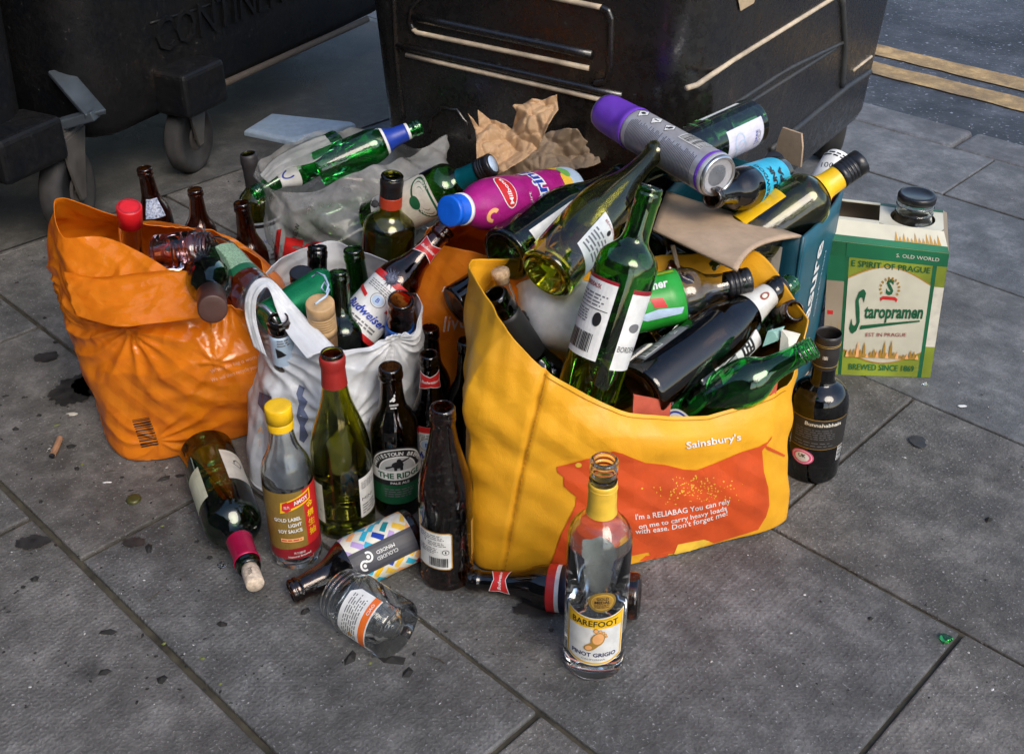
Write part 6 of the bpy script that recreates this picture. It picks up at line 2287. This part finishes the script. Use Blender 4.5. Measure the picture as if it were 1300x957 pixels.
# bottles inside the beer carton
P0, P1 = inset((1083, 300, .10), (1083, 272, .19), .17)
b = Bottle('beer_bottle', 'green bottle top inside the open left half of the beer carton', 'beer bottle', P0, P1, .022, 'longneck', G_BRIGHT)
# ------------------------------------------------------------------ litter
def chip(name, label, cat, px, py, size, mat, seed, h=.003, z=.001, kind=None, flat_=1.0):
    rnd = random.Random(seed)
    c = at(px, py, 0)
    n = rnd.randint(6, 9)
    bm = bmesh.new()
    lo = []; hi = []
    for k in range(n):
        a = 2 * math.pi * k / n + rnd.uniform(-.25, .25)
        r = size * rnd.uniform(.5, 1)
        x, y = r * math.cos(a), r * math.sin(a) * flat_
        lo.append(bm.verts.new((c.x + x, c.y + y, z))); hi.append(bm.verts.new((c.x + x * .8, c.y + y * .8, z + h * rnd.uniform(.5, 1.2))))
    bm.faces.new(lo[::-1]); bm.faces.new(hi)
    for k in range(n): bm.faces.new((lo[k], lo[(k + 1) % n], hi[(k + 1) % n], hi[k]))
    o = bm_obj(name, bm, mat, None)
    tag(o, label, cat, None, kind)
    return o


# tray on the ground at the back
root = empty('plastic_tray', at(382, 169, 0)); tag(root, 'pale blue plastic tray lying flat behind the clear bag', 'tray')
q = [at(x, y, .004) for x, y in ((310, 173), (345, 151), (452, 163), (372, 186))]
bm = bmesh.new()
f = bm.faces.new([bm.verts.new(p) for p in q])
r_ = bmesh.ops.extrude_face_region(bm, geom=[f]); bmesh.ops.translate(bm, vec=(0, 0, .012), verts=[v for v in r_['geom'] if isinstance(v, bmesh.types.BMVert)])
top = max(bm.faces, key=lambda f_: f_.calc_center_median().z)
bmesh.ops.inset_region(bm, faces=[top], thickness=.012, depth=-.006)
bmesh.ops.bevel(bm, geom=list(bm.edges), offset=.0025, segments=2, profile=.5, affect='EDGES')
bmesh.ops.recalc_face_normals(bm, faces=bm.faces)
bm_obj('tray_shell', bm, flat('pale_blue_plastic', (.38, .48, .60), .35), root)
# cigarette butt
root = empty('cigarette_butt', at(72, 566, 0)); tag(root, 'flattened brown cigarette butt left of the orange carrier', 'cigarette butt')
bm = bmesh.new(); tube(bm, [at(67, 577, .005), at(73, 564, .005), at(76, 556, .005)], .0048, 10); bm_obj('filter', bm, flat('tan_filter', (.32, .17, .09), .8, var=.3), root)
bm = bmesh.new(); tube(bm, [at(65, 580, .004), at(67, 577, .005)], .004, 8); bm_obj('burnt_tip', bm, BLACK, root)
# crown cap
root = empty('bottle_cap', at(170, 635, 0)); tag(root, 'small dark olive crown cap on the paving below the orange carrier', 'bottle cap')
n = 42; pts3 = []
V = []; Fc = []
c = at(170, 635, 0)
for j, (r, z) in enumerate(((.0105, .001), (.0102, .003), (.009, .0050), (.007, .0053))):
    for k in range(n):
        rr2 = r * (1 + (.05 if (k % 2 and j < 2) else 0)); a_ = 2 * math.pi * k / n
        V.append((c.x + rr2 * math.cos(a_), c.y + rr2 * math.sin(a_), z))
for j in range(3):
    for k in range(n): Fc.append((j * n + k, j * n + (k + 1) % n, (j + 1) * n + (k + 1) % n, (j + 1) * n + k))
Fc.append(tuple(range(3 * n, 4 * n)))
obj('cap_shell', V, Fc, flat('olive_gold_cap', (.07, .07, .02), .4, metal=.3), root)
chip('glass_shard', 'green broken glass shard on the paving at lower right', 'glass shard', 1200, 812, .011, G_BRIGHT, 4, .006)
chip('glass_shard', 'clear broken glass shard beside the bottle with the cork', 'glass shard', 281, 719, .008, G_CLEAR, 5, .004)
chip('glass_shard', 'small clear glass splinter in front of the beer carton', 'glass shard', 1175, 489, .009, G_CLEAR, 6, .004, flat_=.4)
chip('paper_scrap', 'tiny white paper scrap on the paving right of the carton', 'paper', 1222, 516, .011, WHITE, 7, .001, flat_=.5)
chip('paper_scrap', 'torn cream paper shreds beside the stain left of the orange carrier', 'paper', 93, 526, .013, CREAM, 9, .001, flat_=.4)
chip('plastic_scrap', 'thin white plastic splinter below the orange carrier', 'plastic scrap', 136, 613, .009, WHITE, 12, .001, flat_=.2)
DARKF = flat('dark_dried_leaf', (.012, .011, .010), .8, var=.4, scale=90)
LEAF = flat('yellow_green_leaf', (.13, .15, .03), .6)
# dark spill stains, irregular thin dried sheets
STAIN = flat('dried_spill', (.028, .025, .023), .42, var=.5, scale=60)


def stain(px, py, rx, ry, seed, label):
    c = at(px, py, 0); art = []
    n = 48
    for k in range(n):
        a_ = 2 * math.pi * k / n
        q = 1 + .35 * noise.noise(Vector((math.cos(a_) * 1.6 + seed, math.sin(a_) * 1.6, seed))) + .30 * noise.noise(Vector((math.cos(a_) * 6 + seed, math.sin(a_) * 6, seed)))
        art.append((c.x + rx * q * math.cos(a_), c.y + ry * q * math.sin(a_), .0036))
    o = obj('spill_stain', art, [tuple(range(n))], STAIN, None, smooth=False)
    tag(o, label, None, None, 'stuff')


stain(92, 497, .032, .042, 1, 'dark dried spill on the paving left of the orange carrier')
stain(118, 490, .030, .035, 6, 'dark dried spill close against the orange carrier')
stain(60, 455, .020, .016, 11, 'small dark spill near the left edge of the picture')
stain(170, 690, .016, .010, 14, 'faint dark spill below the crown cap')
stain(40, 690, .022, .014, 17, 'dark damp patch at the lower left')
stain(680, 775, .03, .014, 23, 'dark drip under the fallen lager bottle')
stain(1165, 562, .013, .016, 3, 'small dark spill on the slab right of the whisky bottle')
# scattered crumbs, all one object
rnd = random.Random(21)
bm = bmesh.new()


def crumb(c, s, rnd, squash=.5):
    n = 5
    el = rnd.uniform(.5, 2.2); ro = rnd.uniform(0, 6.28)
    vs = []
    top = bm.verts.new((c.x, c.y, s * squash + .001))
    for k in range(n):
        a_ = 2 * math.pi * k / n + rnd.uniform(-.3, .3)
        x, y = s * math.cos(a_) * el * rnd.uniform(.7, 1.2), s * math.sin(a_) * rnd.uniform(.7, 1.2)
        vs.append(bm.verts.new((c.x + x * math.cos(ro) - y * math.sin(ro), c.y + x * math.sin(ro) + y * math.cos(ro), .0006)))
    for k in range(n): bm.faces.new((vs[k], vs[(k + 1) % n], top))


for (x, y, s) in ((20, 545, 6), (33, 570, 3), (49, 528, 4), (30, 505, 3), (57, 404, 4), (70, 435, 4), (8, 503, 3), (155, 606, 3), (98, 595, 4), (52, 637, 3), (45, 735, 6), (190, 697, 5), (133, 853, 5), (205, 863, 5), (388, 776, 6), (444, 836, 6), (498, 838, 8), (526, 831, 3), (518, 855, 6), (266, 708, 4), (250, 688, 3), (282, 793, 6), (138, 802, 5), (30, 745, 3), (228, 604, 4), (208, 608, 5), (90, 567, 5), (1255, 660, 6), (700, 800, 3), (1105, 785, 3)):
    c = at(x, y, 0); crumb(c, s * .0012, rnd, .6)
for i in range(420):
    x = rnd.gauss(230, 260); y = rnd.uniform(480, 900)
    crumb(at(x, y, 0), rnd.uniform(.0006, .0022), rnd)
for i in range(120):
    crumb(at(rnd.uniform(600, 1300), rnd.uniform(450, 900), 0), rnd.uniform(.0004, .0014), rnd)
for i in range(150):
    crumb(at(rnd.uniform(0, 500), rnd.uniform(120, 420), 0) + Vector((0, 0, 0)), rnd.uniform(.001, .004), rnd)
tag(bm_obj('dirt_crumbs', bm, DARKF), 'scattered dark crumbs of dirt and dry leaf', kind='stuff')
bm = bmesh.new()
for i in range(70):
    crumb(at(rnd.uniform(0, 620), rnd.uniform(560, 900), 0), rnd.uniform(.0005, .0016), rnd)
for i in range(60):
    crumb(at(rnd.uniform(900, 1300), rnd.uniform(140, 900), 0), rnd.uniform(.0004, .0018), rnd)
for i in range(40):
    crumb(at(rnd.uniform(330, 470), rnd.uniform(60, 200), 0), rnd.uniform(.001, .004), rnd)
tag(bm_obj('pale_grit', bm, flat('pale_grit', (.45, .44, .42), .7, var=.3)), 'scattered pale grit and tiny paper specks', kind='stuff')
bm = bmesh.new()
for (x, y) in ((208, 817), (257, 836), (206, 668), (104, 590), (72, 540), (280, 868), (470, 842)):
    crumb(at(x, y, 0), .0028, rnd, .4)
tag(bm_obj('green_leaf_bits', bm, LEAF), 'small yellow-green leaf bits on the paving', kind='stuff')
# thin twigs
bm = bmesh.new()
for (x0, y0, x1, y1) in ((188, 762, 203, 750), (545, 833, 565, 842), (132, 600, 146, 597), (205, 612, 210, 602), (238, 652, 248, 648)):
    a_, b_ = at(x0, y0, .002), at(x1, y1, .002); m_ = (a_ + b_) / 2 + Vector((.002, .001, .001))
    tube(bm, [a_, m_, b_], .0006, 5)
tag(bm_obj('twig_bits', bm, flat('dry_twig', (.06, .05, .03), .9)), 'thin dry twigs scattered on the paving', kind='stuff')
